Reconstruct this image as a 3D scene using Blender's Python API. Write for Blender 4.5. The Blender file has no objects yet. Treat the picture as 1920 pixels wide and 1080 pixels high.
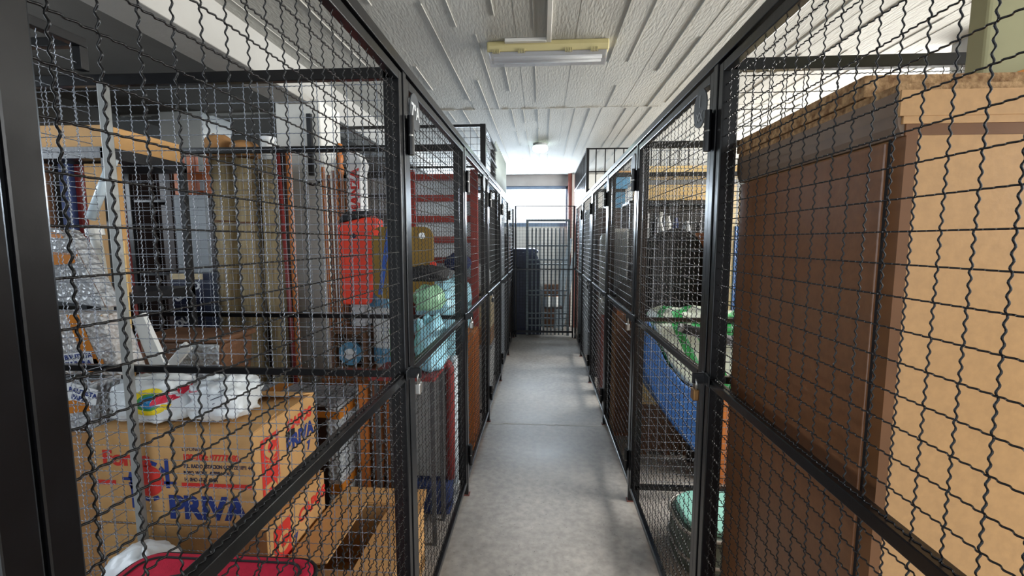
import bpy, math, random
import numpy as np
from mathutils import Vector, Matrix, Euler, noise
from mathutils.bvhtree import BVHTree
rnd = random.Random(7)
S = bpy.context.scene
COL = S.collection
PI = math.pi

# ---------------------------------------------------------------- camera, world, lights, exposure
cam_d = bpy.data.cameras.new('camera'); cam = bpy.data.objects.new('camera', cam_d); COL.objects.link(cam)
cam.location = (0, 0, 1.5)
cam.rotation_euler = (math.radians(90 - 5.9), 0, math.radians(3.75))
cam_d.sensor_width = 36; cam_d.lens = 850 / 1920 * 36; cam_d.clip_start = 0.02; cam_d.clip_end = 100
S.camera = cam
S.view_settings.view_transform = 'Standard'; S.view_settings.look = 'None'
S.view_settings.exposure = 0.25; S.view_settings.gamma = 1; S.view_settings.use_curve_mapping = False
S.cycles.max_bounces = 8; S.cycles.transparent_max_bounces = 24; S.cycles.sample_clamp_indirect = 6
S.cycles.caustics_reflective = False; S.cycles.caustics_refractive = False
W = bpy.data.worlds.new('sky'); S.world = W; W.use_nodes = True
W.node_tree.nodes['Background'].inputs[0].default_value = (0.83, 0.92, 1.0, 1)
W.node_tree.nodes['Background'].inputs[1].default_value = 3.0
def area(name, loc, rot, sx, sy, power, color=(1, 1, 1)):
    d = bpy.data.lights.new(name, 'AREA'); d.shape = 'RECTANGLE'; d.size = sx; d.size_y = sy
    d.energy = power; d.color = color
    o = bpy.data.objects.new(name, d); COL.objects.link(o); o.location = loc; o.rotation_euler = rot
    return o
R90 = PI / 2
# daylight entering by the windows (each lamp fills its window opening, just outside the pane); the left one is added fill
area('daylight_end_window', (-0.55, 8.35, 2.10), (-R90, 0, 0), 2.2, 0.75, 330, (0.74, 0.87, 1.0))
area('daylight_side_window', (3.75, 3.6, 2.05), (0, R90, 0), 0.95, 5.8, 600, (1.0, 0.98, 0.93))
area('daylight_side_window_near', (3.75, -0.6, 2.05), (0, R90, 0), 0.95, 2.2, 20, (1.0, 0.97, 0.92))
area('daylight_entrance', (0.4, -2.05, 1.5), (R90, 0, 0), 3.0, 1.9, 7, (1.0, 0.97, 0.92))

area('added_fill_left', (-4.05, 0.9, 2.0), (0, -R90, 0), 0.8, 2.0, 42, (0.82, 0.91, 1.0))  # added fill from the left, through an added window out of view

# ---------------------------------------------------------------- materials
def lin(c):
    return tuple(((v / 255) / 12.92 if v / 255 <= 0.04045 else ((v / 255 + 0.055) / 1.055) ** 2.4) for v in c)
def mat(name, rgb, rough=0.5, metal=0.0, var=0.12, scale=9.0, bump=0.0, bscale=60.0, rgb2=None, spec=0.5,
        stretch=None, alpha=1.0, coat=0.0, detail=4):
    m = bpy.data.materials.new(name); m.use_nodes = True
    nt = m.node_tree; b = nt.nodes['Principled BSDF']
    tc = nt.nodes.new('ShaderNodeTexCoord'); mp = nt.nodes.new('ShaderNodeMapping')
    nt.links.new(tc.outputs['Object'], mp.inputs['Vector'])
    if stretch: mp.inputs['Scale'].default_value = stretch
    n = nt.nodes.new('ShaderNodeTexNoise'); n.inputs['Scale'].default_value = scale; n.inputs['Detail'].default_value = detail
    nt.links.new(mp.outputs[0], n.inputs['Vector'])
    r = nt.nodes.new('ShaderNodeValToRGB')
    c = lin(rgb)
    if rgb2 is None:
        a = tuple(max(0, v * (1 - var)) for v in c); d = tuple(min(1, v * (1 + var)) for v in c)
    else:
        a, d = c, lin(rgb2)
    r.color_ramp.elements[0].position = 0.3; r.color_ramp.elements[1].position = 0.7
    r.color_ramp.elements[0].color = (*a, 1); r.color_ramp.elements[1].color = (*d, 1)
    nt.links.new(n.outputs['Fac'], r.inputs['Fac']); nt.links.new(r.outputs[0], b.inputs['Base Color'])
    b.inputs['Roughness'].default_value = rough; b.inputs['Metallic'].default_value = metal
    b.inputs['Specular IOR Level'].default_value = spec; b.inputs['Alpha'].default_value = alpha
    if coat: b.inputs['Coat Weight'].default_value = coat; b.inputs['Coat Roughness'].default_value = 0.15
    if bump:
        n2 = nt.nodes.new('ShaderNodeTexNoise'); n2.inputs['Scale'].default_value = bscale; n2.inputs['Detail'].default_value = 6
        nt.links.new(mp.outputs[0], n2.inputs['Vector'])
        bp = nt.nodes.new('ShaderNodeBump'); bp.inputs['Strength'].default_value = bump; bp.inputs['Distance'].default_value = 0.01
        nt.links.new(n2.outputs['Fac'], bp.inputs['Height']); nt.links.new(bp.outputs[0], b.inputs['Normal'])
    return m
def wrap_mat(name, rgb, alpha, rough=0.18, vscale=55, bump=0.8):
    """clear plastic with air bubbles"""
    m = mat(name, rgb, rough, var=0.1, alpha=alpha, spec=0.9)
    nt = m.node_tree; b = nt.nodes['Principled BSDF']
    tc = nt.nodes.new('ShaderNodeTexCoord'); v = nt.nodes.new('ShaderNodeTexVoronoi'); v.inputs['Scale'].default_value = vscale
    nt.links.new(tc.outputs['Object'], v.inputs['Vector'])
    n = nt.nodes.new('ShaderNodeTexNoise'); n.inputs['Scale'].default_value = 9; n.inputs['Detail'].default_value = 8
    nt.links.new(tc.outputs['Object'], n.inputs['Vector'])
    ad = nt.nodes.new('ShaderNodeMath'); ad.operation = 'MULTIPLY_ADD'; ad.inputs[1].default_value = 3.0
    nt.links.new(n.outputs['Fac'], ad.inputs[0]); nt.links.new(v.outputs['Distance'], ad.inputs[2])
    bp = nt.nodes.new('ShaderNodeBump'); bp.inputs['Strength'].default_value = bump; bp.inputs['Distance'].default_value = 0.03
    nt.links.new(ad.outputs[0], bp.inputs['Height']); nt.links.new(bp.outputs[0], b.inputs['Normal'])
    return m
def emis(name, rgb, s):
    m = bpy.data.materials.new(name); m.use_nodes = True
    b = m.node_tree.nodes['Principled BSDF']; c = lin(rgb)
    b.inputs['Base Color'].default_value = (*c, 1); b.inputs['Emission Color'].default_value = (*c, 1); b.inputs['Emission Strength'].default_value = s
    return m
def glass_mat(name):
    m = bpy.data.materials.new(name); m.use_nodes = True; nt = m.node_tree; nt.nodes.clear()
    o = nt.nodes.new('ShaderNodeOutputMaterial'); mx = nt.nodes.new('ShaderNodeMixShader'); mx.inputs[0].default_value = 0.06
    t = nt.nodes.new('ShaderNodeBsdfTransparent'); g = nt.nodes.new('ShaderNodeBsdfGlossy'); g.inputs['Roughness'].default_value = 0.02
    nt.links.new(t.outputs[0], mx.inputs[1]); nt.links.new(g.outputs[0], mx.inputs[2]); nt.links.new(mx.outputs[0], o.inputs[0])
    return m
M = {}
M['black'] = mat('black_gloss_paint', (13, 13, 16), 0.3, var=0.25, scale=40, bump=0.05, bscale=30, spec=0.4, coat=0.15)
M['wire'] = mat('black_painted_wire', (11, 10, 12), 0.33, var=0.2, scale=30, spec=0.4)
M['litwire'] = mat('black_wire_lit_pale', (140, 146, 156), 0.3, 0.6, var=0.2)  # same dark painted wire, with daylight sheen put into a paler colour
M['silver'] = mat('silver_paint', (150, 152, 150), 0.45, 0.3)
M['steel'] = mat('brushed_steel', (190, 188, 184), 0.28, 0.9)
M['brass'] = mat('brass', (150, 112, 70), 0.35, 0.8)
M['ceil'] = mat('board_marked_white_concrete', (166, 164, 157), 0.85, var=0.07, scale=3, bump=0.35, bscale=38, stretch=(2.2, 0.5, 2.2), detail=8)
M['beam'] = mat('painted_concrete', (150, 148, 143), 0.8, var=0.06, scale=4, bump=0.15, bscale=30)
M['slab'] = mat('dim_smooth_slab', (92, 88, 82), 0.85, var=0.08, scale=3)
M['lintel'] = mat('grey_concrete', (150, 147, 146), 0.85, var=0.08, scale=5)
M['wallw'] = mat('white_wall_paint', (205, 204, 198), 0.8, var=0.05, scale=3, bump=0.1)
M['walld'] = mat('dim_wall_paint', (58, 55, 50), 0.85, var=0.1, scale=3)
M['card'] = mat('corrugated_cardboard', (196, 152, 98), 0.8, var=0.07, scale=14)
M['card2'] = mat('dark_cardboard', (168, 124, 78), 0.8, var=0.08, scale=12)
M['cream'] = mat('cream_laminate', (222, 202, 160), 0.5, var=0.05)
M['yellowwood'] = mat('pale_pine', (222, 192, 132), 0.55, var=0.12, scale=6, stretch=(1, 8, 8))
M['tan'] = mat('light_maple_laminate', (194, 148, 98), 0.42, var=0.07, scale=70, bump=0.04, bscale=140)
M['walnut'] = mat('walnut_laminate', (126, 84, 54), 0.32, var=0.12, scale=60, bump=0.03, bscale=120)
M['edge'] = mat('brown_edge_band', (120, 78, 44), 0.4, var=0.12)
M['chip'] = mat('raw_chipboard', (120, 82, 48), 0.95, rgb2=(205, 165, 118), scale=70, bump=1.0, bscale=80, detail=8)
M['moulding'] = mat('brown_moulding', (122, 100, 82), 0.45, var=0.1, scale=20)
M['redplastic'] = mat('orange_red_plastic', (238, 70, 46), 0.4, var=0.05)
M['crimson'] = mat('crimson_fabric', (200, 22, 62), 0.65, var=0.1, scale=60, bump=0.2, bscale=300)
M['blackfab'] = mat('black_fabric', (24, 24, 27), 0.75, var=0.25, scale=30, bump=0.2, bscale=200)
M['blackplastic'] = mat('black_plastic', (26, 28, 32), 0.4, var=0.2, scale=20, bump=0.1)
M['darkgrey'] = mat('dark_grey_fabric', (74, 74, 76), 0.8, var=0.15, scale=30, bump=0.2, bscale=200)
M['navy'] = mat('navy_plastic_sheet', (24, 32, 62), 0.38, var=0.25, scale=8, bump=0.3, bscale=8)
M['navycloth'] = mat('navy_cloth', (32, 48, 92), 0.8, var=0.2, scale=20)
M['blue'] = mat('blue_canvas', (38, 92, 160), 0.6, var=0.15, scale=10, bump=0.2, bscale=150)
M['bluelid'] = mat('blue_plastic', (92, 152, 190), 0.4, var=0.08)
M['bluestrap'] = mat('blue_strap', (30, 70, 150), 0.6)
M['olive'] = mat('olive_board', (128, 98, 22), 0.5, var=0.06)
M['oliveblock'] = mat('yellowed_foam', (160, 154, 116), 0.7, var=0.06, scale=10)
M['tape'] = mat('brown_packing_tape', (196, 122, 48), 0.25, var=0.1, scale=10)
M['wrap'] = wrap_mat('bubble_wrap', (226, 234, 240), 0.62)
M['wrapgrey'] = wrap_mat('grey_bubble_wrap', (176, 178, 186), 0.82, rough=0.3)
M['bagwhite'] = mat('white_plastic_bag', (226, 232, 236), 0.35, var=0.05, scale=10, bump=0.3, bscale=14)
M['bagblue'] = mat('pale_blue_plastic_bag', (168, 222, 240), 0.3, var=0.12, scale=9, bump=0.4, bscale=14)
M['baggreen'] = mat('pale_green_plastic_bag', (150, 196, 160), 0.35, var=0.15, scale=9, bump=0.4, bscale=14)
M['greenbag'] = mat('green_plastic_bag', (84, 142, 70), 0.35, var=0.15, scale=9, bump=0.4, bscale=14)
M['greyboard'] = mat('grey_board', (128, 130, 130), 0.6, var=0.05)
M['greypanel'] = mat('grey_pvc_panel', (150, 158, 164), 0.45, var=0.05)
M['maroon'] = mat('maroon_paint', (122, 38, 36), 0.5, var=0.15)
M['redwood'] = mat('dark_red_stained_wood', (150, 48, 36), 0.5, var=0.15, scale=20, stretch=(1, 6, 6))
M['woodbrown'] = mat('brown_varnished_wood', (140, 84, 44), 0.4, var=0.2, scale=12, stretch=(6, 6, 0.6))
M['wooddark'] = mat('dark_wood', (44, 28, 23), 0.45, var=0.2, scale=10, stretch=(6, 6, 0.6))
M['darkmatte'] = mat('dark_brown_matt_board', (34, 24, 20), 0.9, var=0.15, spec=0.1)
M['orangewood'] = mat('orange_wood', (196, 116, 52), 0.45, var=0.12, scale=10, stretch=(6, 6, 0.6))
M['crate'] = mat('old_brown_wood', (110, 76, 52), 0.7, var=0.2, scale=10, stretch=(1, 6, 6))
M['reed'] = mat('rolled_reed_mat', (182, 166, 130), 0.8, rgb2=(142, 120, 84), scale=10, stretch=(8, 8, 0.7), bump=0.4, bscale=40)
M['whitepl'] = mat('white_plastic', (222, 224, 222), 0.4, var=0.04)
M['paper'] = mat('white_paper', (232, 234, 236), 0.7, var=0.03)
M['lampcream'] = mat('aged_cream_plastic', (172, 160, 114), 0.5, var=0.05)
M['diffuser'] = mat('clear_ribbed_diffuser', (150, 148, 152), 0.2, var=0.05, alpha=0.5)
M['conduit'] = mat('white_conduit', (188, 185, 178), 0.6, var=0.05)
M['orange'] = mat('orange_plastic', (214, 116, 58), 0.5, var=0.08)
M['turq'] = mat('turquoise_vinyl', (128, 182, 170), 0.45, var=0.12, scale=14)
M['turqdark'] = mat('worn_grey_green_vinyl', (96, 108, 100), 0.6, var=0.2, scale=14)
M['trimgrey'] = mat('grey_trim', (150, 145, 138), 0.45, 0.3)
M['gate'] = mat('weathered_grey_iron', (128, 138, 144), 0.5, 0.3, var=0.15, scale=20)
M['winframe'] = mat('blue_grey_window_frame', (104, 122, 144), 0.45)
M['rust'] = mat('rust_brown_pipe', (112, 62, 54), 0.6, var=0.2)
M['corr'] = mat('corrugated_sheet', (168, 178, 176), 0.5, 0.2, var=0.06)
M['plate'] = mat('slate_grey_plate', (66, 70, 74), 0.5, var=0.1)
M['platelight'] = mat('pale_grey_plate', (150, 152, 154), 0.5, var=0.06)
M['inkred'] = mat('red_ink', (206, 50, 40), 0.7, var=0.05)
M['inkblue'] = mat('blue_ink', (32, 54, 124), 0.7, var=0.05)
M['inkdark'] = mat('dark_ink', (40, 40, 66), 0.7, var=0.05)
M['inkblack'] = mat('black_ink', (20, 20, 22), 0.7, var=0.05)
M['inkwhite'] = mat('white_ink', (230, 232, 234), 0.7, var=0.05)
M['logoy'] = mat('logo_yellow', (238, 212, 30), 0.5); M['logog'] = mat('logo_green', (60, 140, 70), 0.5)
M['logob'] = mat('logo_blue', (30, 130, 190), 0.5); M['logor'] = mat('logo_red', (214, 36, 66), 0.5)
M['dome'] = emis('lit_opal_glass', (214, 246, 232), 3.0)
M['glass'] = glass_mat('window_glass')
M['sheet'] = mat('milky_plastic_sheet', (206, 220, 228), 0.3, var=0.1, scale=6, bump=0.5, bscale=8)

# striped green and white upholstery: diagonal bands
def stripes():
    m = mat('green_white_striped_canvas', (214, 226, 214), 0.5, var=0.05, bump=0.2, bscale=12)
    nt = m.node_tree; b = nt.nodes['Principled BSDF']
    tc = nt.nodes.new('ShaderNodeTexCoord'); mp = nt.nodes.new('ShaderNodeMapping'); mp.inputs['Rotation'].default_value = (0, math.radians(28), math.radians(24))
    w = nt.nodes.new('ShaderNodeTexWave'); w.inputs['Scale'].default_value = 1.25; w.inputs['Distortion'].default_value = 1.2; w.inputs['Detail'].default_value = 1
    r = nt.nodes.new('ShaderNodeValToRGB'); r.color_ramp.interpolation = 'CONSTANT'
    e = r.color_ramp.elements; e[0].color = (*lin((206, 216, 202)), 1); e[1].position = 0.34; e[1].color = (*lin((40, 148, 74)), 1)
    q = e.new(0.78); q.color = (*lin((90, 176, 120)), 1); q = e.new(0.9); q.color = (*lin((206, 216, 202)), 1)
    nt.links.new(tc.outputs['Object'], mp.inputs[0]); nt.links.new(mp.outputs[0], w.inputs[0]); nt.links.new(w.outputs['Fac'], r.inputs[0]); nt.links.new(r.outputs[0], b.inputs['Base Color'])
    return m
M['stripe'] = stripes()
def floor_mat():
    m = mat('worn_concrete_floor', (146, 142, 138), 0.5, var=0.0)
    nt = m.node_tree; b = nt.nodes['Principled BSDF']
    tc = nt.nodes.new('ShaderNodeTexCoord')
    def nz(s, d, rough=0.55):
        n = nt.nodes.new('ShaderNodeTexNoise'); n.inputs['Scale'].default_value = s; n.inputs['Detail'].default_value = d; n.inputs['Roughness'].default_value = rough
        nt.links.new(tc.outputs['Object'], n.inputs['Vector']); return n
    n1 = nz(1.3, 6); n2 = nz(26, 6); n3 = nz(70, 2)
    r1 = nt.nodes.new('ShaderNodeValToRGB'); e = r1.color_ramp.elements
    e[0].position = 0.33; e[0].color = (*lin((140, 134, 128)), 1); e[1].position = 0.68; e[1].color = (*lin((182, 176, 169)), 1)
    nt.links.new(n1.outputs['Fac'], r1.inputs[0])
    r2 = nt.nodes.new('ShaderNodeValToRGB'); e = r2.color_ramp.elements
    e[0].position = 0.35; e[0].color = (0.80, 0.80, 0.80, 1); e[1].position = 0.65; e[1].color = (1.08, 1.08, 1.08, 1)
    nt.links.new(n2.outputs['Fac'], r2.inputs[0])
    mx = nt.nodes.new('ShaderNodeMix'); mx.data_type = 'RGBA'; mx.blend_type = 'MULTIPLY'; mx.inputs[0].default_value = 1
    nt.links.new(r1.outputs[0], mx.inputs[6]); nt.links.new(r2.outputs[0], mx.inputs[7])
    r3 = nt.nodes.new('ShaderNodeValToRGB'); e = r3.color_ramp.elements
    e[0].position = 0.27; e[0].color = (0.45, 0.45, 0.45, 1); e[1].position = 0.31; e[1].color = (1, 1, 1, 1)
    nt.links.new(n3.outputs['Fac'], r3.inputs[0])
    mx2 = nt.nodes.new('ShaderNodeMix'); mx2.data_type = 'RGBA'; mx2.blend_type = 'MULTIPLY'; mx2.inputs[0].default_value = 0.7
    nt.links.new(mx.outputs[2], mx2.inputs[6]); nt.links.new(r3.outputs[0], mx2.inputs[7])
    nt.links.new(mx2.outputs[2], b.inputs['Base Color'])
    rr = nt.nodes.new('ShaderNodeMapRange'); rr.inputs[3].default_value = 0.34; rr.inputs[4].default_value = 0.62
    nt.links.new(n1.outputs['Fac'], rr.inputs[0]); nt.links.new(rr.outputs[0], b.inputs['Roughness'])
    bp = nt.nodes.new('ShaderNodeBump'); bp.inputs['Strength'].default_value = 0.12; bp.inputs['Distance'].default_value = 0.01
    nt.links.new(n2.outputs['Fac'], bp.inputs['Height']); nt.links.new(bp.outputs[0], b.inputs['Normal'])
    return m
M['floor'] = floor_mat()

# ---------------------------------------------------------------- mesh helpers
class MB:
    def __init__(self): self.v = []; self.f = []
    def add(self, vs, fs):
        k = len(self.v); self.v += [tuple(p) for p in vs]; self.f += [tuple(i + k for i in f) for f in fs]; return self
    def box(self, x0, x1, y0, y1, z0, z1):
        vs = [(x0, y0, z0), (x1, y0, z0), (x1, y1, z0), (x0, y1, z0), (x0, y0, z1), (x1, y0, z1), (x1, y1, z1), (x0, y1, z1)]
        return self.add(vs, [(0, 3, 2, 1), (4, 5, 6, 7), (0, 1, 5, 4), (1, 2, 6, 5), (2, 3, 7, 6), (3, 0, 4, 7)])
    def obox(self, c, s, rot=(0, 0, 0)):
        m = Euler(rot).to_matrix(); c = Vector(c)
        vs = [c + m @ Vector((sx * s[0] / 2, sy * s[1] / 2, sz * s[2] / 2)) for sz in (-1, 1) for sx, sy in ((-1, -1), (1, -1), (1, 1), (-1, 1))]
        return self.add(vs, [(0, 3, 2, 1), (4, 5, 6, 7), (0, 1, 5, 4), (1, 2, 6, 5), (2, 3, 7, 6), (3, 0, 4, 7)])
    def prism(self, poly, y0, y1, axis='y'):
        n = len(poly)
        if axis == 'y': a = [(p[0], y0, p[1]) for p in poly]; b = [(p[0], y1, p[1]) for p in poly]
        elif axis == 'x': a = [(y0, p[0], p[1]) for p in poly]; b = [(y1, p[0], p[1]) for p in poly]
        else: a = [(p[0], p[1], y0) for p in poly]; b = [(p[0], p[1], y1) for p in poly]
        return self.add(a + b, [tuple(range(n)), tuple(range(2 * n - 1, n - 1, -1))] + [(i, i + n, (i + 1) % n + n, (i + 1) % n) for i in range(n)])
    def tube(self, pts, r, n=10, cap=True):
        pts = [Vector(p) for p in pts]; rs = r if isinstance(r, (list, tuple)) else [r] * len(pts)
        rings = []; up = None
        for i, p in enumerate(pts):
            t = (pts[min(i + 1, len(pts) - 1)] - pts[max(i - 1, 0)]).normalized()
            if up is None: up = Vector((0, 0, 1)) if abs(t.z) < 0.9 else Vector((1, 0, 0))
            u = (up - t * up.dot(t)).normalized(); w = t.cross(u); up = u
            rings.append([p + (u * math.cos(2 * PI * k / n) + w * math.sin(2 * PI * k / n)) * rs[i] for k in range(n)])
        vs = [q for ring in rings for q in ring]; fs = []
        for i in range(len(pts) - 1):
            for k in range(n): fs.append((i * n + k, i * n + (k + 1) % n, (i + 1) * n + (k + 1) % n, (i + 1) * n + k))
        if cap: fs += [tuple(range(n - 1, -1, -1)), tuple((len(pts) - 1) * n + k for k in range(n))]
        return self.add(vs, fs)
    def lathe(self, c, prof, n=24, sx=1.0, sy=1.0):
        vs = [(c[0] + r * sx * math.cos(2 * PI * k / n), c[1] + r * sy * math.sin(2 * PI * k / n), c[2] + z) for r, z in prof for k in range(n)]
        fs = [(i * n + k, i * n + (k + 1) % n, (i + 1) * n + (k + 1) % n, (i + 1) * n + k) for i in range(len(prof) - 1) for k in range(n)]
        fs += [tuple(range(n - 1, -1, -1)), tuple((len(prof) - 1) * n + k for k in range(n))]
        return self.add(vs, fs)
    def grid(self, fn, nu, nv):
        vs = [fn(i / nu, j / nv) for j in range(nv + 1) for i in range(nu + 1)]
        return self.add(vs, [(j * (nu + 1) + i, j * (nu + 1) + i + 1, (j + 1) * (nu + 1) + i + 1, (j + 1) * (nu + 1) + i) for j in range(nv) for i in range(nu)])
    def build(self, name, m, parent=None, bevel=0.0, smooth=False, origin=None, solid=0.0, seg=2):
        if parent is not None: o0 = world_loc(parent)
        elif origin is not None: o0 = Vector(origin)
        else:
            a = np.array(self.v); lo, hi = a.min(0), a.max(0); o0 = Vector(((lo[0] + hi[0]) / 2, (lo[1] + hi[1]) / 2, lo[2]))
        me = bpy.data.meshes.new(name); me.from_pydata([(p[0] - o0.x, p[1] - o0.y, p[2] - o0.z) for p in self.v], [], self.f); me.update()
        me.materials.append(m)
        if smooth: me.polygons.foreach_set('use_smooth', [True] * len(me.polygons))
        o = bpy.data.objects.new(name, me); COL.objects.link(o)
        if parent is not None: o.parent = parent
        else: o.location = o0
        if solid:
            s = o.modifiers.new('Solidify', 'SOLIDIFY'); s.thickness = solid; s.offset = 0
        if bevel:
            b = o.modifiers.new('Bevel', 'BEVEL'); b.width = bevel; b.segments = seg; b.limit_method = 'ANGLE'; b.angle_limit = math.radians(40)
        return o
LOC = {}
def world_loc(o):
    v = Vector((0, 0, 0))
    while o is not None: v = v + Vector(o.location); o = o.parent
    return v
def tag(o, label, cat, group=None, kind=None):
    if label: o['label'] = label
    if cat: o['category'] = cat
    if group: o['group'] = group
    if kind: o['kind'] = kind
    return o
def thing(name, label, cat, loc, group=None):
    o = bpy.data.objects.new(name, None); COL.objects.link(o); o.location = loc; o.empty_display_size = 0.05
    return tag(o, label, cat, group)
def struct(o): o['kind'] = 'structure'; return o
def copy_tree(o, loc, label=None, parent=None):
    c = o.copy(); COL.objects.link(c)
    if parent is not None: c.parent = parent
    else: c.location = loc
    if label: c['label'] = label
    for ch in [q for q in bpy.data.objects if q.parent == o]: copy_tree(ch, None, None, c)
    return c
def blob(c, s, seed=0, amp=0.12, freq=3.0, n=28, m=18, flat=0.0, power=2.0, crease=0.0):
    """crumpled closed bag: superellipsoid pushed about by noise; c = centre of the base"""
    mb = MB(); vs = []; off = Vector((seed * 7.3, seed * 3.1, seed * 1.7))
    def sp(v, p): return math.copysign(abs(v) ** (2 / p), v)
    for j in range(m + 1):
        th = -PI / 2 + PI * j / m
        for i in range(n):
            ph = 2 * PI * i / n
            d = Vector((sp(math.cos(th), power) * sp(math.cos(ph), power), sp(math.cos(th), power) * sp(math.sin(ph), power), sp(math.sin(th), power)))
            k = 1 + amp * noise.noise(d * freq + off) + amp * 0.5 * noise.noise(d * freq * 2.3 + off)
            if crease: k += crease * (abs(noise.noise(d * freq * 1.7 + off * 2)) - 0.3)
            d = d * k
            z = d.z
            if z < -1 + flat: z = -1 + flat
            vs.append((c[0] + d.x * s[0] / 2, c[1] + d.y * s[1] / 2, c[2] + (z + 1 - flat) * s[2] / (2 - flat)))
    fs = [(j * n + i, j * n + (i + 1) % n, (j + 1) * n + (i + 1) % n, (j + 1) * n + i) for j in range(m) for i in range(n)]
    return mb.add(vs, fs)
def project(pts, bvh, off=0.002):
    """drop points (x, z) on to a surface seen along +Y"""
    out = []
    for x, z in pts:
        h = bvh.ray_cast(Vector((x, -5, z)), Vector((0, 1, 0)))
        out.append((x, (h[0].y if h[0] is not None else 1.6) - off, z))
    return out
def text(body, size, m, parent, loc, rot, name='lettering', thick=0.0006, align='LEFT', bold=0.0, sx=1.0):
    cu = bpy.data.curves.new(name, 'FONT'); cu.body = body; cu.size = size; cu.extrude = thick; cu.align_x = align; cu.offset = bold
    o = bpy.data.objects.new(name, cu); COL.objects.link(o)
    dg = bpy.context.evaluated_depsgraph_get(); me = bpy.data.meshes.new_from_object(o.evaluated_get(dg))
    bpy.data.objects.remove(o); bpy.data.curves.remove(cu)
    me.materials.clear(); me.materials.append(m)
    t = bpy.data.objects.new(name, me); COL.objects.link(t); t.parent = parent
    t.location = Vector(loc) - world_loc(parent); t.rotation_euler = rot; t.scale = (sx, 1, 1)
    return t
FX = (R90, 0, 0)            # text standing in a plane facing -Y
SX = (R90, 0, R90)          # text standing in a plane facing +X

# crimped wire mesh: verticals and horizontals woven in the plane x = 0, y 0..w, z 0..h
_wire_cache = {}
def wire_mesh(w, h, pitch=0.0478, period=0.0159, amp=0.0019, r=0.0014, per=6, sides=6, mk='wire'):
    k = (w, h, pitch, per, sides, r, amp, mk)
    if k in _wire_cache: return _wire_cache[k]
    V, Fc = [], []; base = 0
    a = np.arange(sides) * 2 * np.pi / sides
    def run(length, fixed, vert, phase):
        nonlocal base
        n = max(2, int(length / period * per)); t = np.linspace(0, length, n)
        x = amp * np.sin(2 * np.pi * t / period + phase)
        P = np.zeros((n, sides, 3))
        ca, sa = np.cos(a) * r, np.sin(a) * r
        P[:, :, 0] = x[:, None] + ca[None, :]
        if vert: P[:, :, 1] = fixed + sa[None, :]; P[:, :, 2] = t[:, None]
        else: P[:, :, 1] = t[:, None]; P[:, :, 2] = fixed + sa[None, :]
        V.append(P.reshape(-1, 3))
        i = np.arange(n - 1)[:, None] * sides; s0 = np.arange(sides)[None, :]; s1 = (np.arange(sides)[None, :] + 1) % sides
        q = np.stack([i + s0, i + s1, i + sides + s1, i + sides + s0], -1).reshape(-1, 4) + base
        Fc.append(q); base += n * sides
    ys = np.arange(pitch * 0.55, w - 0.004, pitch); zs = np.arange(pitch * 0.6, h - 0.004, pitch)
    for j, y in enumerate(ys): run(h, y, True, PI * (j % 2))
    for j, z in enumerate(zs): run(w, z, False, PI * ((j + 1) % 2))
    V = np.concatenate(V); Fc = np.concatenate(Fc)
    me = bpy.data.meshes.new('wire_mesh'); me.vertices.add(len(V)); me.vertices.foreach_set('co', V.ravel().astype(np.float32))
    me.loops.add(Fc.size); me.loops.foreach_set('vertex_index', Fc.ravel().astype(np.int32))
    me.polygons.add(len(Fc)); me.polygons.foreach_set('loop_start', np.arange(0, Fc.size, 4, dtype=np.int32)); me.polygons.foreach_set('loop_total', np.full(len(Fc), 4, dtype=np.int32))
    me.polygons.foreach_set('use_smooth', np.ones(len(Fc), dtype=bool)); me.update(calc_edges=True); me.materials.append(M[mk])
    _wire_cache[k] = me
    return me
def put_wires(parent, loc, w, h, fine=True, rotz=0.0, **kw):
    me = wire_mesh(w, h, per=6 if fine else 4, sides=6 if fine else 4, **kw)
    o = bpy.data.objects.new('wire_mesh', me); COL.objects.link(o); o.parent = parent; o.location = loc; o.rotation_euler = (0, 0, rotz)
    return o

# ---------------------------------------------------------------- the room
XL, XR = -0.44, 0.523
H = 2.65
RX0, RX1, RY0, RY1 = -3.9, 3.6, -2.3, 8.08
struct(MB().box(RX0, RX1, RY0, RY1 + 0.2, -0.12, 0.0).build('floor', M['floor']))
# board-marked ceiling: every shutter board left its own level and a small fin of concrete
mb = MB(); w = 0.112
for (ya, yb, sh) in ((RY0, 4.09, 0.0), (4.098, RY1, 0.041)):
    x = RX0 - sh
    while x < RX1:
        if x < -1.9: x = -1.9 + rnd.uniform(0, 0.03)
        bw = w * rnd.uniform(0.82, 1.18); h = rnd.uniform(-0.0018, 0.0018)
        mb.box(max(x, RX0), min(x + bw, RX1), ya, yb, H + h, H + 0.12)
        if rnd.random() < 0.6:
            fx = x + rnd.uniform(-0.001, 0.001); d = rnd.uniform(0.003, 0.007); y = ya
            while y < yb - 0.3:
                ln = rnd.uniform(0.3, 2.4); e = min(y + ln, yb)
                mb.box(fx - 0.0018, fx + 0.0018, y, e, H - d, H + 0.02); y = e + rnd.uniform(0.02, 0.9)
        x += bw
y = RX0
while y < RX1:                                   # rough pour joint across the ceiling
    e = y + rnd.uniform(0.02, 0.09); mb.box(y, e, 4.085, 4.102, H - rnd.uniform(0.0, 0.008), H + 0.05); y = e
struct(mb.build('ceiling', M['ceil'], origin=(0, 0, H)))
struct(MB().box(RX0, -1.78, RY0, RY1, H + 0.01, H + 0.13).build('ceiling_side_bay', M['slab']))
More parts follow.
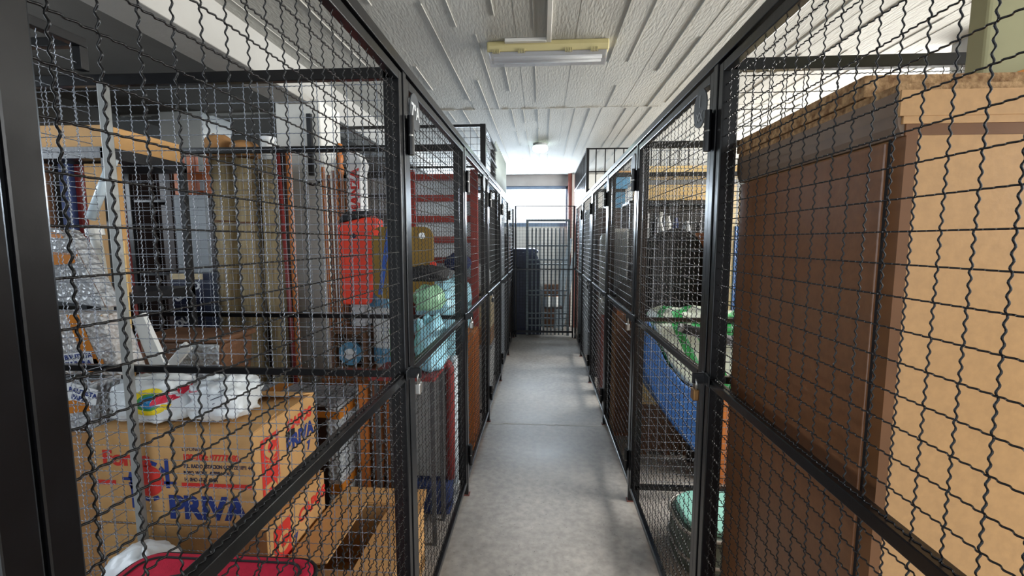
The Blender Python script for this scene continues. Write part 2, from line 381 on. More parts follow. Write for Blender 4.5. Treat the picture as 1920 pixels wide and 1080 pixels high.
# end wall with its strip window
Yw = RY1
mb = MB(); mb.box(RX0, RX1, Yw, Yw + 0.2, 0, 1.755)
mb.box(RX0, -1.75, Yw, Yw + 0.2, 1.755, H + 0.1); mb.box(0.47, RX1, Yw, Yw + 0.2, 1.755, H + 0.1)
struct(mb.build('wall_end', M['wallw']))
struct(MB().box(-1.75, 0.47, Yw, Yw + 0.2, 2.46, H + 0.1).build('trim_1', M['lintel']))
mb = MB(); x0, x1, z0, z1 = -1.75, 0.47, 1.755, 2.46
mb.box(x0, x1, Yw + 0.02, Yw + 0.09, z1 - 0.055, z1); mb.box(x0, x1, Yw + 0.0, Yw + 0.09, z0, z0 + 0.07)
mb.box(x1 - 0.06, x1, Yw + 0.02, Yw + 0.09, z0, z1); mb.box(x0, x0 + 0.06, Yw + 0.02, Yw + 0.09, z0, z1); mb.box(-0.74, -0.69, Yw + 0.02, Yw + 0.09, z0, z1)
wf = struct(mb.build('window_1', M['winframe'], bevel=0.004))
MB().box(x0 + 0.06, x1 - 0.06, Yw + 0.045, Yw + 0.051, z0 + 0.07, z1 - 0.055).build('pane', M['glass'], wf)
# right wall with long high windows
mb = MB(); mb.box(RX1, RX1 + 0.2, RY0, RY1, 0, 1.55); mb.box(RX1, RX1 + 0.2, RY0, -1.7, 1.55, H + 0.1); mb.box(RX1, RX1 + 0.2, 6.5, RY1, 1.55, H + 0.1); mb.box(RX1, RX1 + 0.2, -1.7, 6.5, 2.53, H + 0.1)
struct(mb.build('wall_right', M['wallw']))
mb = MB()
for y in (-1.7, -0.1, 1.55, 3.2, 4.85, 6.44): mb.box(RX1 + 0.05, RX1 + 0.11, y, y + 0.06, 1.55, 2.53)
mb.box(RX1 + 0.05, RX1 + 0.11, -1.7, 6.5, 1.55, 1.61); mb.box(RX1 + 0.05, RX1 + 0.11, -1.7, 6.5, 2.47, 2.53)
wf = struct(mb.build('window_2', M['winframe'], bevel=0.004))
MB().box(RX1 + 0.078, RX1 + 0.084, -1.64, 6.44, 1.61, 2.47).build('pane', M['glass'], wf)
# left wall; its window opening and frame are added for fill light
mb = MB(); mb.box(RX0 - 0.2, RX0, RY0, RY1, 0, 1.55); mb.box(RX0 - 0.2, RX0, RY0, -0.15, 1.55, H + 0.13); mb.box(RX0 - 0.2, RX0, 1.95, RY1, 1.55, H + 0.13); mb.box(RX0 - 0.2, RX0, -0.15, 1.95, 2.45, H + 0.13)
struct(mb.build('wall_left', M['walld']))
mb = MB()
for y in (-0.15, 0.87, 1.89): mb.box(RX0 - 0.11, RX0 - 0.05, y, y + 0.06, 1.55, 2.45)
mb.box(RX0 - 0.11, RX0 - 0.05, -0.15, 1.95, 1.55, 1.61); mb.box(RX0 - 0.11, RX0 - 0.05, -0.15, 1.95, 2.39, 2.45)
struct(mb.build('added_window_left', M['winframe'], bevel=0.004))
# wall behind the camera with the wide entrance opening
mb = MB(); mb.box(RX0, -1.2, RY0 - 0.2, RY0, 0, H + 0.13); mb.box(2.0, RX1, RY0 - 0.2, RY0, 0, H + 0.13); mb.box(-1.2, 2.0, RY0 - 0.2, RY0, 2.45, H + 0.13)
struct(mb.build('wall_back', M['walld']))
# down-stand beam and columns on the left, column on the right
struct(MB().box(-1.80, -1.575, RY0, RY1, 2.43, H + 0.05).build('trim_2', M['beam'], bevel=0.006))
struct(MB().box(-1.83, -1.515, 3.10, 3.42, 0, 2.46).build('wall_column_left', M['wallw'], bevel=0.01))
struct(MB().box(-3.45, -3.05, 4.0, 4.4, 0, 2.66).build('wall_column_far_left', M['wallw'], bevel=0.01))
struct(MB().box(2.40, 2.95, 2.67, 2.97, 0, 2.66).build('wall_column_right', M['beam'], bevel=0.01))

# cement seam across the floor
mb = MB(); x = XL - 0.9
while x < XR + 0.9:
    e = x + rnd.uniform(0.02, 0.07); c = 3.60 + rnd.uniform(-0.006, 0.006); mb.box(x, e, c - rnd.uniform(0.006, 0.014), c + rnd.uniform(0.006, 0.014), 0.0, 0.0012); x = e
struct(mb.build('trim_3', M['conduit']))

# ---------------------------------------------------------------- lamps, conduit, pipes
t = thing('fluorescent_batten', 'long cream fluorescent batten light mounted across the ceiling over the aisle', 'ceiling light', (0.025, 2.80, H))
mb = MB(); mb.prism([(2.735, H - 0.001), (2.865, H - 0.001), (2.872, H - 0.03), (2.868, H - 0.062), (2.732, H - 0.062), (2.728, H - 0.03)], -0.325, 0.375, 'x')
mb.build('housing', M['lampcream'], t, bevel=0.008)
mb = MB(); mb.prism([(2.732, H - 0.062), (2.868, H - 0.062), (2.855, H - 0.098), (2.83, H - 0.112), (2.77, H - 0.112), (2.745, H - 0.098)], -0.315, 0.365, 'x')
mb.build('diffuser', M['diffuser'], t, bevel=0.006)
for yy in (2.775, 2.825): MB().tube([(-0.29, yy, H - 0.085), (0.34, yy, H - 0.085)], 0.011, 12).build('tube_lamp', M['whitepl'], t, smooth=True)
for xx in (-0.27, -0.125, 0.145, 0.29):
    mb = MB()
    for k in range(5): mb.box(xx - 0.02 + k * 0.009, xx - 0.016 + k * 0.009, 2.722, 2.732, H - 0.075, H - 0.05)
    mb.build('clip', M['lampcream'], t)
t = thing('cable_conduit', 'thin white cable conduit running along the ceiling to the long batten light', 'conduit', (0.03, 1.2, H))
MB().box(0.018, 0.045, -0.6, 2.73, H - 0.02, H - 0.002).build('duct', M['conduit'], t, bevel=0.003)
MB().box(-0.22, 0.018, 2.70, 2.728, H - 0.022, H - 0.002).build('branch_duct', M['conduit'], t, bevel=0.003)
t = thing('dome_light', 'small round glowing dome light on the far ceiling', 'ceiling light', (-0.027, 5.55, H))
MB().lathe((-0.027, 5.55, H - 0.025), [(0.0, 0), (0.085, 0), (0.088, 0.024), (0.0, 0.0245)], 28).build('base', M['greyboard'], t, smooth=False)
MB().lathe((-0.027, 5.55, H - 0.10), [(0.0, 0.0), (0.04, 0.002), (0.075, 0.012), (0.091, 0.032), (0.093, 0.052), (0.086, 0.075)], 32).build('globe', M['dome'], t, smooth=True)
for k, (x, r, lab) in enumerate(((0.475, 0.035, 'rust-brown vertical pipe at the right edge of the end window, nearer the window'), (0.60, 0.045, 'thicker rust-brown post right of the other brown pipe at the aisle end'))):
    mb = MB()
    if k == 0: mb.tube([(x, 7.95, 0), (x, 7.95, H)], r, 16)
    else: mb.box(x - 0.05, x + 0.03, 7.86, 7.96, 0, H)
    o = tag(mb.build('pipe' if k == 0 else 'steel_post', M['rust'], smooth=(k == 0)), lab, 'pipe' if k == 0 else 'post')
    if k == 1:
        for z in (2.33, 2.22, 2.12): MB().lathe((x - 0.01, 7.855, z), [(0, -0.012), (0.012, -0.006), (0.012, 0.006), (0, 0.012)], 10).build('bolt', M['paper'], o)

# ---------------------------------------------------------------- the storage cages
PY = [0.322 + 1.108 * k for k in range(7)]                # posts
DW = 1.066; DZ0, DZ1 = 0.075, 2.008
def cage_frame(side, x, lab):
    t = thing('cage_frame', lab, 'cage frame', (x, 0.322, 0))
    for y in PY:
        p = MB().box(x - 0.015, x + 0.015, y - 0.015, y + 0.015, 0.0, 2.015).build('post', M['black'], t, bevel=0.002)
        MB().box(x - 0.022, x + 0.022, y - 0.02, y + 0.02, 0.0, 0.006).build('foot_plate', M['rust'], p)
    MB().box(x - 0.018, x + 0.018, -0.85, PY[-1] + 0.015, 2.015, 2.046).build('top_rail', M['black'], t, bevel=0.002)
    return t
cage_frame(1, XL, 'black steel posts and top rail of the cage row left of the aisle')
cage_frame(-1, XR, 'black steel posts and top rail of the cage row right of the aisle')
def door(side, label, group=None, fine=True, plate=None):
    """mesh door in its own frame: y from 0 to DW, the aisle on side +x (left row) or -x (right row)"""
    s = side
    t = thing('cage_door', label, 'cage door', (0, 0, 0), group)
    mb = MB()
    for (ya, yb) in ((0, 0.03), (DW - 0.03, DW)): mb.box(-0.012, 0.012, ya, yb, DZ0, DZ1)
    mb.box(-0.012, 0.012, 0.03, DW - 0.03, DZ0, DZ0 + 0.026); mb.box(-0.012, 0.012, 0.03, DW - 0.03, DZ1 - 0.028, DZ1)
    mb.build('door_frame', M['black'], t, bevel=0.0025)
    MB().box(-0.013, 0.013, 0.03, DW - 0.03, 1.058, 1.083).build('mid_rail', M['black'], t, bevel=0.002)
    put_wires(t, (0, 0.028, DZ0 + 0.024), DW - 0.056, DZ1 - DZ0 - 0.05, fine)
    for z in (1.83, 0.24):
        mb = MB(); mb.tube([(s * 0.0275, -0.010, z - 0.06), (s * 0.0275, -0.010, z - 0.003)], 0.011, 12); mb.tube([(s * 0.0275, -0.010, z + 0.003), (s * 0.0275, -0.010, z + 0.06)], 0.011, 12)
        mb.box(*sorted((s * 0.0118, s * 0.0275)), 0.001, 0.022, z - 0.055, z + 0.055)
        h = mb.build('hinge', M['black'], t)
        MB().tube([(s * 0.0275, -0.010, z - 0.003), (s * 0.0275, -0.010, z + 0.003)], 0.007, 10).build('hinge_pin', M['steel'], h)
    mb = MB(); mb.box(*sorted((s * 0.0165, s * 0.056)), DW - 0.012, DW - 0.004, 1.062, 1.096); mb.box(*sorted((s * 0.0165, s * 0.0215)), DW - 0.05, DW + 0.015, 1.062, 1.096)
    mb.box(*sorted((s * 0.0118, s * 0.0165)), DW - 0.028, DW - 0.002, 1.062, 1.096)
    mb.build('latch', M['black'], t, bevel=0.002)
    return t
def plate(door_obj, side, y, mk, txts, m='plate'):
    w = world_loc(door_obj)
    p = MB().tube([(w.x + side * 0.013, w.y + y, 1.925), (w.x + side * 0.017, w.y + y, 1.925)], 0.06, 32).build('number_plate', M[m], door_obj)
    for (body, size, dy, z, ro) in txts:
        tt = text(body, size, M[mk], p, (w.x + side * 0.0178, w.y + y + side * dy, z), (R90, 0, R90 * side), 'painted_number', 0.0004, 'CENTER', 0.0012)
    return p
PADN = 0
def padlock(side, x, y, label, m, tilt=0.0):
    t = thing('padlock', label, 'padlock', (x, y, 1.07))
    mb = MB(); mb.box(x - 0.009, x + 0.009, y - 0.016, y + 0.016, 1.01, 1.046); mb.build('body', M[m], t, bevel=0.004)
    pts = [(x, y - 0.0105, 1.04)] + [(x, y + 0.0105 * -math.cos(a), 1.066 + 0.0105 * math.sin(a)) for a in np.linspace(0, PI, 9)] + [(x, y + 0.0105, 1.04)]
    MB().tube(pts, 0.003, 8).build('shackle', M['steel'], t, smooth=True)
    MB().lathe((x, y, 1.0085), [(0, 0), (0.006, 0), (0.006, 0.002), (0, 0.002)], 12).build('keyhole', M['brass'], t)
    if tilt: t.rotation_euler = (0, tilt, 0)
    return t
ordn = ['nearest', 'second', 'third', 'fourth', 'fifth', 'sixth']
LD, RD = [], []
for s, x, nm, lst in ((1, XL, 'left', LD), (-1, XR, 'right', RD)):
    labs = {('left', 0): 'nearest wire mesh cage door left of the aisle, in front of the red suitcase and moving box',
            ('left', 1): 'wire mesh cage door left of the aisle with the dark plate reading 7ºA',
            ('left', 2): 'wire mesh cage door left of the aisle, next beyond the 7ºA door',
            ('right', 0): 'nearest wire mesh cage door right of the aisle, in front of the tall brown wardrobe',
            ('right', 1): 'wire mesh cage door right of the aisle with dark round plate, before the green striped cushions',
            ('right', 2): 'wire mesh cage door right of the aisle with a pale grey plate, next beyond the dark plate'}
    fd = door(s, labs[(nm, 0)], 'wire mesh cage doors', True); fd.location = (x, PY[0] + 0.021, 0); lst.append(fd)
    d1 = copy_tree(fd, (x, PY[1] + 0.021, 0), labs[(nm, 1)]); lst.append(d1)
    far = None
    for k in range(2, 6):
        lab = labs.get((nm, k)) or '%s wire mesh cage door from the near end of the row %s of the aisle' % (ordn[k], nm)
        if far is None: far = door(s, lab, 'wire mesh cage doors', False); far.location = (x, PY[k] + 0.021, 0); lst.append(far)
        else: lst.append(copy_tree(far, (x, PY[k] + 0.021, 0), lab))
plate(LD[1], 1, 0.085, 'inkwhite', [('7ºA', 0.062, 0.0, 1.905, 0)])
plate(RD[1], -1, 0.10, 'platelight', [('1', 0.05, 0.0, 1.93, 0), ('XX', 0.04, 0.0, 1.885, 0)])
plate(RD[2], -1, 0.075, 'plate', [], 'platelight')
plate(LD[2], 1, 0.80, 'plate', [], 'platelight')
lk = [(1, 0, 'steel'), (1, 1, 'steel'), (1, 2, 'blackplastic'), (-1, 0, 'brass'), (-1, 1, 'steel'), (-1, 2, 'steel'), (-1, 3, 'blackplastic')]
pl = {(1, 0): 'shiny steel padlock hanging at the left post below the 7ºA plate', (1, 1): 'steel padlock on the far edge of the 7ºA door',
      (1, 2): 'small black padlock on the third cage door left of the aisle', (-1, 0): 'brown brass padlock hanging on the nearest right cage door beside the striped cushions',
      (-1, 1): 'steel padlock on the second cage door right of the aisle', (-1, 2): 'steel padlock on the third cage door right of the aisle', (-1, 3): 'small black padlock on the fourth cage door right of the aisle'}
for s, k, m in lk:
    d = (LD if s > 0 else RD)[k]; x = (XL if s > 0 else XR) + s * 0.046
    padlock(s, x, d.location.y + DW - 0.008, pl[(s, k)], m)
# mesh partitions between the cages
def divider(x0, x1, y, label, fine=False, top=2.03, mk='litwire'):
    t = thing('mesh_partition', label, 'mesh partition', ((x0 + x1) / 2, y, 0.0), 'mesh partitions between cages')
    mb = MB()
    for a in (x0, x1 - 0.028): mb.box(a, a + 0.028, y - 0.012, y + 0.012, 0.0, top)
    mb.box(x0, x1, y - 0.012, y + 0.012, top - 0.034, top); mb.box(x0, x1, y - 0.012, y + 0.012, 0.07, 0.098)
    mb.build('frame', M['black'], t, bevel=0.002)
    MB().box(x0 + 0.028, x1 - 0.028, y - 0.010, y + 0.010, 1.055, 1.078).build('mid_rail', M['black'], t, bevel=0.002)
    put_wires(t, ((x1 - 0.026) - (x0 + x1) / 2, 0, 0.09), x1 - x0 - 0.052, top - 0.12, fine, rotz=R90, mk=mk)
    return t
XD0, XD1 = -1.375, XL - 0.022
divider(-2.42, XD1, PY[1], 'mesh partition behind the red suitcase and in front of the moving boxes, nearest on the left', True)
divider(-2.42, XD1, PY[2], 'mesh partition on the left in front of the rolled reed mats')
divider(-1.60, XD1, PY[3], 'mesh partition on the left behind the dark red slatted bed base')
divider(-1.60, XD1, PY[4], 'fourth mesh partition counted down the left row')
divider(XR + 0.022, 1.72, PY[1], 'mesh partition on the right directly behind the tall brown wardrobe', True, mk='wire')
divider(XR + 0.022, 1.72, PY[2], 'mesh partition on the right behind the green striped cushions')
divider(XR + 0.022, 1.72, PY[3], 'mesh partition on the right behind the brown slatted cupboard')
divider(XR + 0.022, 1.72, PY[4], 'fourth mesh partition counted down the right row')
tag(MB().box(-1.402, -1.378, PY[1] - 0.036, PY[1] - 0.013, 0, 1.995).build('silver_post', M['silver'], bevel=0.003), 'slim silver-grey post at left between the mesh partitions, before the moving box', 'post')
# tall back cage at the far left
t = thing('back_cage', 'black mesh back panel at far left with a raised top frame above the cage tops', 'mesh panel', (-1.43, 0.9, 0))
mb = MB(); mb.box(-1.452, -1.424, 0.25, 1.40, 2.10, 2.128); mb.box(-1.452, -1.424, 1.374, 1.40, 2.03, 2.10); mb.box(-1.452, -1.424, 0.25, 0.28, 0, 2.10); mb.box(-2.4, -1.43, 1.374, 1.40, 2.10, 2.128); mb.box(-1.446, -1.43, 0.28, 1.40, 0.05, 0.07)
mb.build('frame', M['black'], t, bevel=0.002)
put_wires(t, (-0.0075, 0.28 - 0.9, 0.06), 1.12, 2.04, False, mk='litwire')
# raised cage section over the far left row
t = thing('raised_cage', 'raised black mesh cage section above the far left cages, under the ceiling', 'mesh cage', (XL, 3.44, 2.046))
mb = MB(); mb.box(XL - 0.02, XL + 0.02, 3.42, 3.46, 2.046, 2.36); mb.box(-1.75, XL, 3.43, 3.45, 2.34, 2.36); mb.box(XL - 0.012, XL + 0.012, 3.46, 4.40, 2.346, 2.36); mb.box(-1.75, XL, 3.43, 3.45, 2.046, 2.06); mb.box(XL - 0.012, XL + 0.012, 3.46, 4.4, 2.19, 2.205); mb.box(XL - 0.05, XL - 0.01, 4.36, 4.40, 2.046, 2.36)
mb.build('frame', M['black'], t)
put_wires(t, (0, 0.02, 0.0), 0.93, 0.30, False); put_wires(t, (-0.02, 0, 0.0), 1.29, 0.30, False, rotz=R90)
mb = MB(); n = 44
def corrf(u, v): return (XL - 0.012 + 0.012 * math.sin(u * 2 * PI * 11), 4.41 + u * 1.30, 2.046 + v * 0.40)
mb.grid(corrf, n * 4, 1); tag(mb.build('corrugated_sheet', M['corr'], solid=0.002, smooth=True), 'pale corrugated sheet standing above the far left cage doors', 'sheet')
# raised barred section over the far right row
t = thing('raised_bar_cage', 'raised cage section of thin black bars above the far right cages', 'bar cage', (XR, 5.46, 2.046))
mb = MB(); mb.box(XR - 0.015, XR + 0.02, 5.44, 5.475, 2.046, 2.575); mb.box(XR, 1.75, 5.45, 5.462, 2.56, 2.575); mb.box(XR - 0.01, XR + 0.01, 5.47, 7.45, 2.56, 2.575)
mb.box(XR, 1.75, 5.45, 5.462, 2.30, 2.312); mb.box(XR - 0.01, XR + 0.01, 5.47, 7.45, 2.29, 2.305); mb.box(XR, 1.75, 5.45, 5.462, 2.09, 2.11)
mb.build('frame', M['black'], t)
x = XR + 0.10
while x < 1.75: MB().box(x - 0.006, x + 0.006, 5.45, 5.462, 2.046, 2.565).build('bar', M['black'], t); x += 0.105
y = 5.57
while y < 7.4: MB().box(XR - 0.006, XR + 0.006, y - 0.006, y + 0.006, 2.046, 2.565).build('bar', M['black'], t); y += 0.105
# mesh panel closing the aisle
t = thing('end_mesh_panel', 'wire mesh panel closing the far end of the aisle', 'mesh panel', (0.04, 7.015, 0))
ea, eb = XL + 0.024, XR - 0.024
mb = MB(); mb.box(ea, eb, 7.0, 7.03, 2.02, 2.035); mb.box(ea, eb, 7.0, 7.03, 0.075, 0.105); mb.box(ea, ea + 0.025, 7.0, 7.03, 0, 2.035); mb.box(eb - 0.025, eb, 7.0, 7.03, 0, 2.035)
mb.box(ea, eb, 7.005, 7.025, 1.055, 1.075)
mb.build('frame', M['black'], t)
put_wires(t, (eb - 0.04, 0, 0.10), eb - ea, 1.92, False, rotz=R90)
# grey iron gate leaning behind it
t = thing('iron_gate', 'grey iron bar gate leaning upright at the far end of the aisle', 'gate', (0.10, 7.05, 0.0))
gx0, gx1 = -0.245, 0.435
mb = MB(); mb.box(gx0, gx0 + 0.04, 7.06, 7.09, 0.02, 1.80); mb.box(gx1 - 0.04, gx1, 7.06, 7.09, 0.02, 1.80); mb.box(gx0, gx1, 7.06, 7.09, 1.80, 1.835)
for z in (1.42, 1.20, 1.13, 0.72, 0.65, 0.36, 0.28, 0.17): mb.box(gx0 + 0.04, gx1 - 0.04, 7.065, 7.082, z, z + 0.022)
mb.build('gate_frame', M['gate'], t, bevel=0.003)
for k in range(9):
    x = gx0 + 0.095 + k * 0.0605
    MB().box(x - 0.011, x + 0.011, 7.062, 7.088, 0.03, 1.70).build('bar', M['gate'], t)

# ================================================================ things stored on the left
# --- red suitcase standing in the nearest cage
def rr(x0, x1, z0, z1, r, n=6):
    pts = []
    for cx, cz, a0 in ((x1 - r, z1 - r, 0), (x0 + r, z1 - r, PI / 2), (x0 + r, z0 + r, PI), (x1 - r, z0 + r, 1.5 * PI)):
        for k in range(n + 1): a = a0 + k * PI / 2 / n; pts.append((cx + r * math.cos(a), cz + r * math.sin(a)))
    return pts
t = thing('suitcase', 'crimson red fabric suitcase with black piping standing in the nearest left cage', 'suitcase', (-0.93, 1.08, 0))
sx0, sx1, sy0, sy1, sz1 = -1.21, -0.65, 0.95, 1.235, 0.555
MB().prism(rr(sx0, sx1, sy0, sy1, 0.07), 0.04, sz1, 'z').build('shell', M['crimson'], t, bevel=0.022, seg=4, smooth=False)
for k, (zz, ins) in enumerate(((sz1 - 0.018, 0.0), (0.09, 0.0))):
    pts = [(p[0], p[1], zz) for p in rr(sx0 - 0.002, sx1 + 0.002, sy0 - 0.002, sy1 + 0.002, 0.072)]
    MB().tube(pts + pts[:2], 0.0075, 8, False).build('piping', M['blackfab'], t, smooth=True)
pts = [(p[0], p[1], sz1 + 0.001) for p in rr(sx0 + 0.035, sx1 - 0.035, sy0 + 0.035, sy1 - 0.035, 0.05)]
MB().tube(pts + pts[:2], 0.004, 6, False).build('zip', M['blackfab'], t)
MB().tube([(-1.02, 1.09, sz1), (-1.01, 1.09, sz1 + 0.022), (-0.97, 1.09, sz1 + 0.03), (-0.89, 1.09, sz1 + 0.03), (-0.85, 1.09, sz1 + 0.022), (-0.84, 1.09, sz1)], 0.011, 10).build('carry_handle', M['blackfab'], t, smooth=True)
for wx in (sx0 + 0.06, sx1 - 0.06):
    for wy in (sy0 + 0.06, sy1 - 0.06): MB().tube([(wx - 0.012, wy, 0.025), (wx + 0.012, wy, 0.025)], 0.025, 14).build('wheel', M['blackplastic'], t)
tag(blob((-1.29, 1.30, 0.0), (0.25, 0.20, 0.515), 3, 0.06, 2.2, 32, 24, 0.1, 2.8, 0.06).build('plastic_sack', M['bagwhite'], smooth=True), 'tall white plastic sack standing left of the red suitcase', 'sack')

# --- printed moving boxes behind the partition
def carton(name, label, x0, x1, y0, y1, z0, z1, m='card', flaps=None, group=None, solid=True, cat='cardboard box'):
    t = thing(name, label, cat, ((x0 + x1) / 2, (y0 + y1) / 2, z0), group)
    th = 0.006
    mb = MB()
    if solid: mb.box(x0, x1, y0, y1, z0, z1)
    else:
        mb.box(x0, x1, y0, y1, z0, z0 + th); mb.box(x0, x1, y0, y0 + th, z0, z1); mb.box(x0, x1, y1 - th, y1, z0, z1)
        mb.box(x0, x0 + th, y0 + th, y1 - th, z0, z1); mb.box(x1 - th, x1, y0 + th, y1 - th, z0, z1)
    mb.build('box_body', M[m], t, bevel=0.002)
    return t
bx0, bx1, by0, by1 = -1.61, -1.01, 1.462, 1.905
b = carton('moving_box', 'open printed cardboard moving box with blue PRIVA lettering, topmost of two', bx0, bx1, by0, by1, 0.478, 0.825, 'card', solid=False)
def flap(p0, p1, out, up, ln, name='flap', m='card'):
    p0, p1 = Vector(p0), Vector(p1); d = (Vector(out) + Vector(up)).normalized() * ln
    i = (p1 - p0) * 0.04
    mb = MB(); mb.add([p0, p1, p1 + d - i, p0 + d + i], [(0, 1, 2, 3)]); return mb.build(name, M[m], b, solid=0.006)
flap((bx1 - .003, by0, .825), (bx1 - .003, by1, .825), (-1, 0, 0), (0, 0, -0.03), 0.22)
flap((bx0, by1, .825), (bx1, by1, .825), (0, -1, 0), (0, 0, 0.25), 0.12)
flap((bx0 + .003, by0, .825), (bx0 + .003, by1, .825), (1, 0, 0), (0, 0, 0.02), 0.26)
flap((bx0, by0, .825), (bx1, by0, .825), (0, 1, 0), (0, 0, 0.03), 0.20)
def ink(parent, poly, m, face, c, name='print'):
    """flat printed shape: poly in the plane of the face; face 'f' faces -Y (c = y), 's' faces +X (c = x)"""
    mb = MB()
    if face == 'f': mb.add([(p[0], c - 0.0012, p[1]) for p in poly], [tuple(range(len(poly)))])
    else: mb.add([(c + 0.0012, p[0], p[1]) for p in poly], [tuple(range(len(poly)))])
    return mb.build(name, M[m], parent)
def rect(a0, a1, z0, z1): return [(a0, z0), (a1, z0), (a1, z1), (a0, z1)]
def print_box(b, bx0, bx1, by0, by1, z0, z1):
    f = by0 - 0.0008; s = bx1 + 0.0008
    text('Fonsa', 0.075, M['inkred'], b, (-1.575, f, z1 - 0.125), FX, 'print', bold=0.003, sx=1.05)
    ink(b, rect(-1.60, -1.53, z0 + 0.145, z0 + 0.163), 'inkred', 'f', by0); ink(b, rect(-1.28, -1.02, z0 + 0.145, z0 + 0.163), 'inkred', 'f', by0)
    ring = [(-1.405 + 0.058 * math.cos(a), z0 + 0.165 + 0.058 * math.sin(a)) for a in np.linspace(0, 2 * PI, 28, endpoint=False)]
    ink(b, ring, 'inkred', 'f', by0 - 0.0002)
    for k in range(9):
        a = 0.5 + k * 0.55; a2 = a + 0.34; ri, ro = 0.062, 0.078
        ink(b, [(-1.405 + ri * math.cos(a), z0 + .165 + ri * math.sin(a)), (-1.405 + ro * math.cos(a), z0 + .165 + ro * math.sin(a)), (-1.405 + ro * math.cos(a2), z0 + .165 + ro * math.sin(a2)), (-1.405 + ri * math.cos(a2), z0 + .165 + ri * math.sin(a2))], 'inkblue', 'f', by0)
    ink(b, rect(-1.34, -1.325, z0 + 0.14, z0 + 0.25), 'inkblue', 'f', by0); ink(b, rect(-1.365, -1.30, z0 + 0.155, z0 + 0.165), 'inkblue', 'f', by0)
    ink(b, rect(-1.475, -1.46, z0 + 0.06, z0 + 0.17), 'inkblue', 'f', by0); ink(b, rect(-1.505, -1.43, z0 + 0.165, z0 + 0.176), 'inkblue', 'f', by0)
    text('PRIVA', 0.115, M['inkblue'], b, (-1.335, f, z0 + 0.03), FX, 'print', bold=0.006, sx=0.95)
    text('LEFONO', 0.018, M['inkdark'], b, (-1.27, f, z1 - 0.065), FX, 'print')
    text('100-700: 97777182', 0.03, M['inkred'], b, (-1.27, f, z1 - 0.098), FX, 'print', bold=0.0012, sx=0.9)
    for k, q in enumerate(('TEL. RADIO ESTACION GOETZE 1091 44', 'BOSQ. WORK. 4270/84 CALLE', '14. 0HO 47-21 42.6A')):
        text(q, 0.019, M['inkdark'], b, (-1.27, f, z1 - 0.128 - k * 0.025), FX, 'print', bold=0.0006, sx=0.75)
    # right-hand side: red panel with pale sunburst, red and blue words
    ink(b, rect(by0 + 0.045, by0 + 0.155, z0 + 0.02, z1 - 0.045), 'inkred', 's', bx1)
    for k in range(12):
        a = k * PI / 6; r0, r1 = 0.012, 0.045; cy, cz = by0 + 0.10, (z0 + z1) / 2 + 0.03
        ink(b, [(cy + r0 * math.cos(a - .22), cz + r0 * math.sin(a - .22)), (cy + r1 * math.cos(a), cz + r1 * math.sin(a)), (cy + r0 * math.cos(a + .22), cz + r0 * math.sin(a + .22))], 'card', 's', bx1 + 0.0006)
    text('C', 0.10, M['card'], b, (s + 0.001, by0 + 0.065, z1 - 0.125), SX, 'print', bold=0.004)
    text('DI', 0.10, M['card'], b, (s + 0.001, by0 + 0.055, z0 + 0.05), SX, 'print', bold=0.004)
    text('CAPOS', 0.06, M['inkred'], b, (s, by0 + 0.215, z1 - 0.085), SX, 'print', bold=0.003)
    text('PRIVA', 0.08, M['inkblue'], b, (s, by0 + 0.205, z1 - 0.165), SX, 'print', bold=0.004)
    text('7', 0.05, M['inkblue'], b, (s, by0 + 0.36, z1 - 0.225), SX, 'print', bold=0.003)
print_box(b, bx0, bx1, by0, by1, 0.478, 0.825)
ink(b, [(by0 + .20, .735), (by0 + .235, .745), (by0 + .27, .738), (by0 + .27, .715), (by0 + .225, .712), (by0 + .205, .722)], 'inkblack', 's', bx1 + 0.0006, 'hand_hole')
b2 = carton('moving_box', 'printed cardboard moving box underneath the open PRIVA box, red lettering on its side', -1.60, -0.975, 1.462, 1.89, 0.10, 0.472, 'card')
ink(b2, rect(1.50, 1.61, 0.14, 0.44), 'inkred', 's', -0.975); text('C', 0.10, M['card'], b2, (-0.9725, 1.52, 0.33), SX, 'print', bold=0.004)
text('CAPOS', 0.07, M['inkred'], b2, (-0.9735, 1.67, 0.36), SX, 'print', bold=0.003); text('7', 0.05, M['inkblue'], b2, (-0.9735, 1.63, 0.30), SX, 'print', bold=0.003)
carton('pallet_box', 'low plain cardboard tray under the stacked moving boxes', -1.60, -1.0, 1.47, 1.88, 0.0, 0.099, 'card2')
c = carton('open_carton', 'low open cardboard carton on the floor in front of the wrapped desk', -0.96, -0.53, 1.50, 1.93, 0.0, 0.30, 'card', solid=False)
b = c
flap((-0.96, 1.93, .30), (-0.53, 1.93, .30), (0, 1, 0), (0, 0, 0.02), 0.12); flap((-0.533, 1.5, .30), (-0.533, 1.93, .30), (-0.5, 0, 0), (0, 0, -0.05), 0.16); flap((-0.957, 1.5, .30), (-0.957, 1.93, .30), (0.5, 0, 0), (0, 0, 0.04), 0.17)
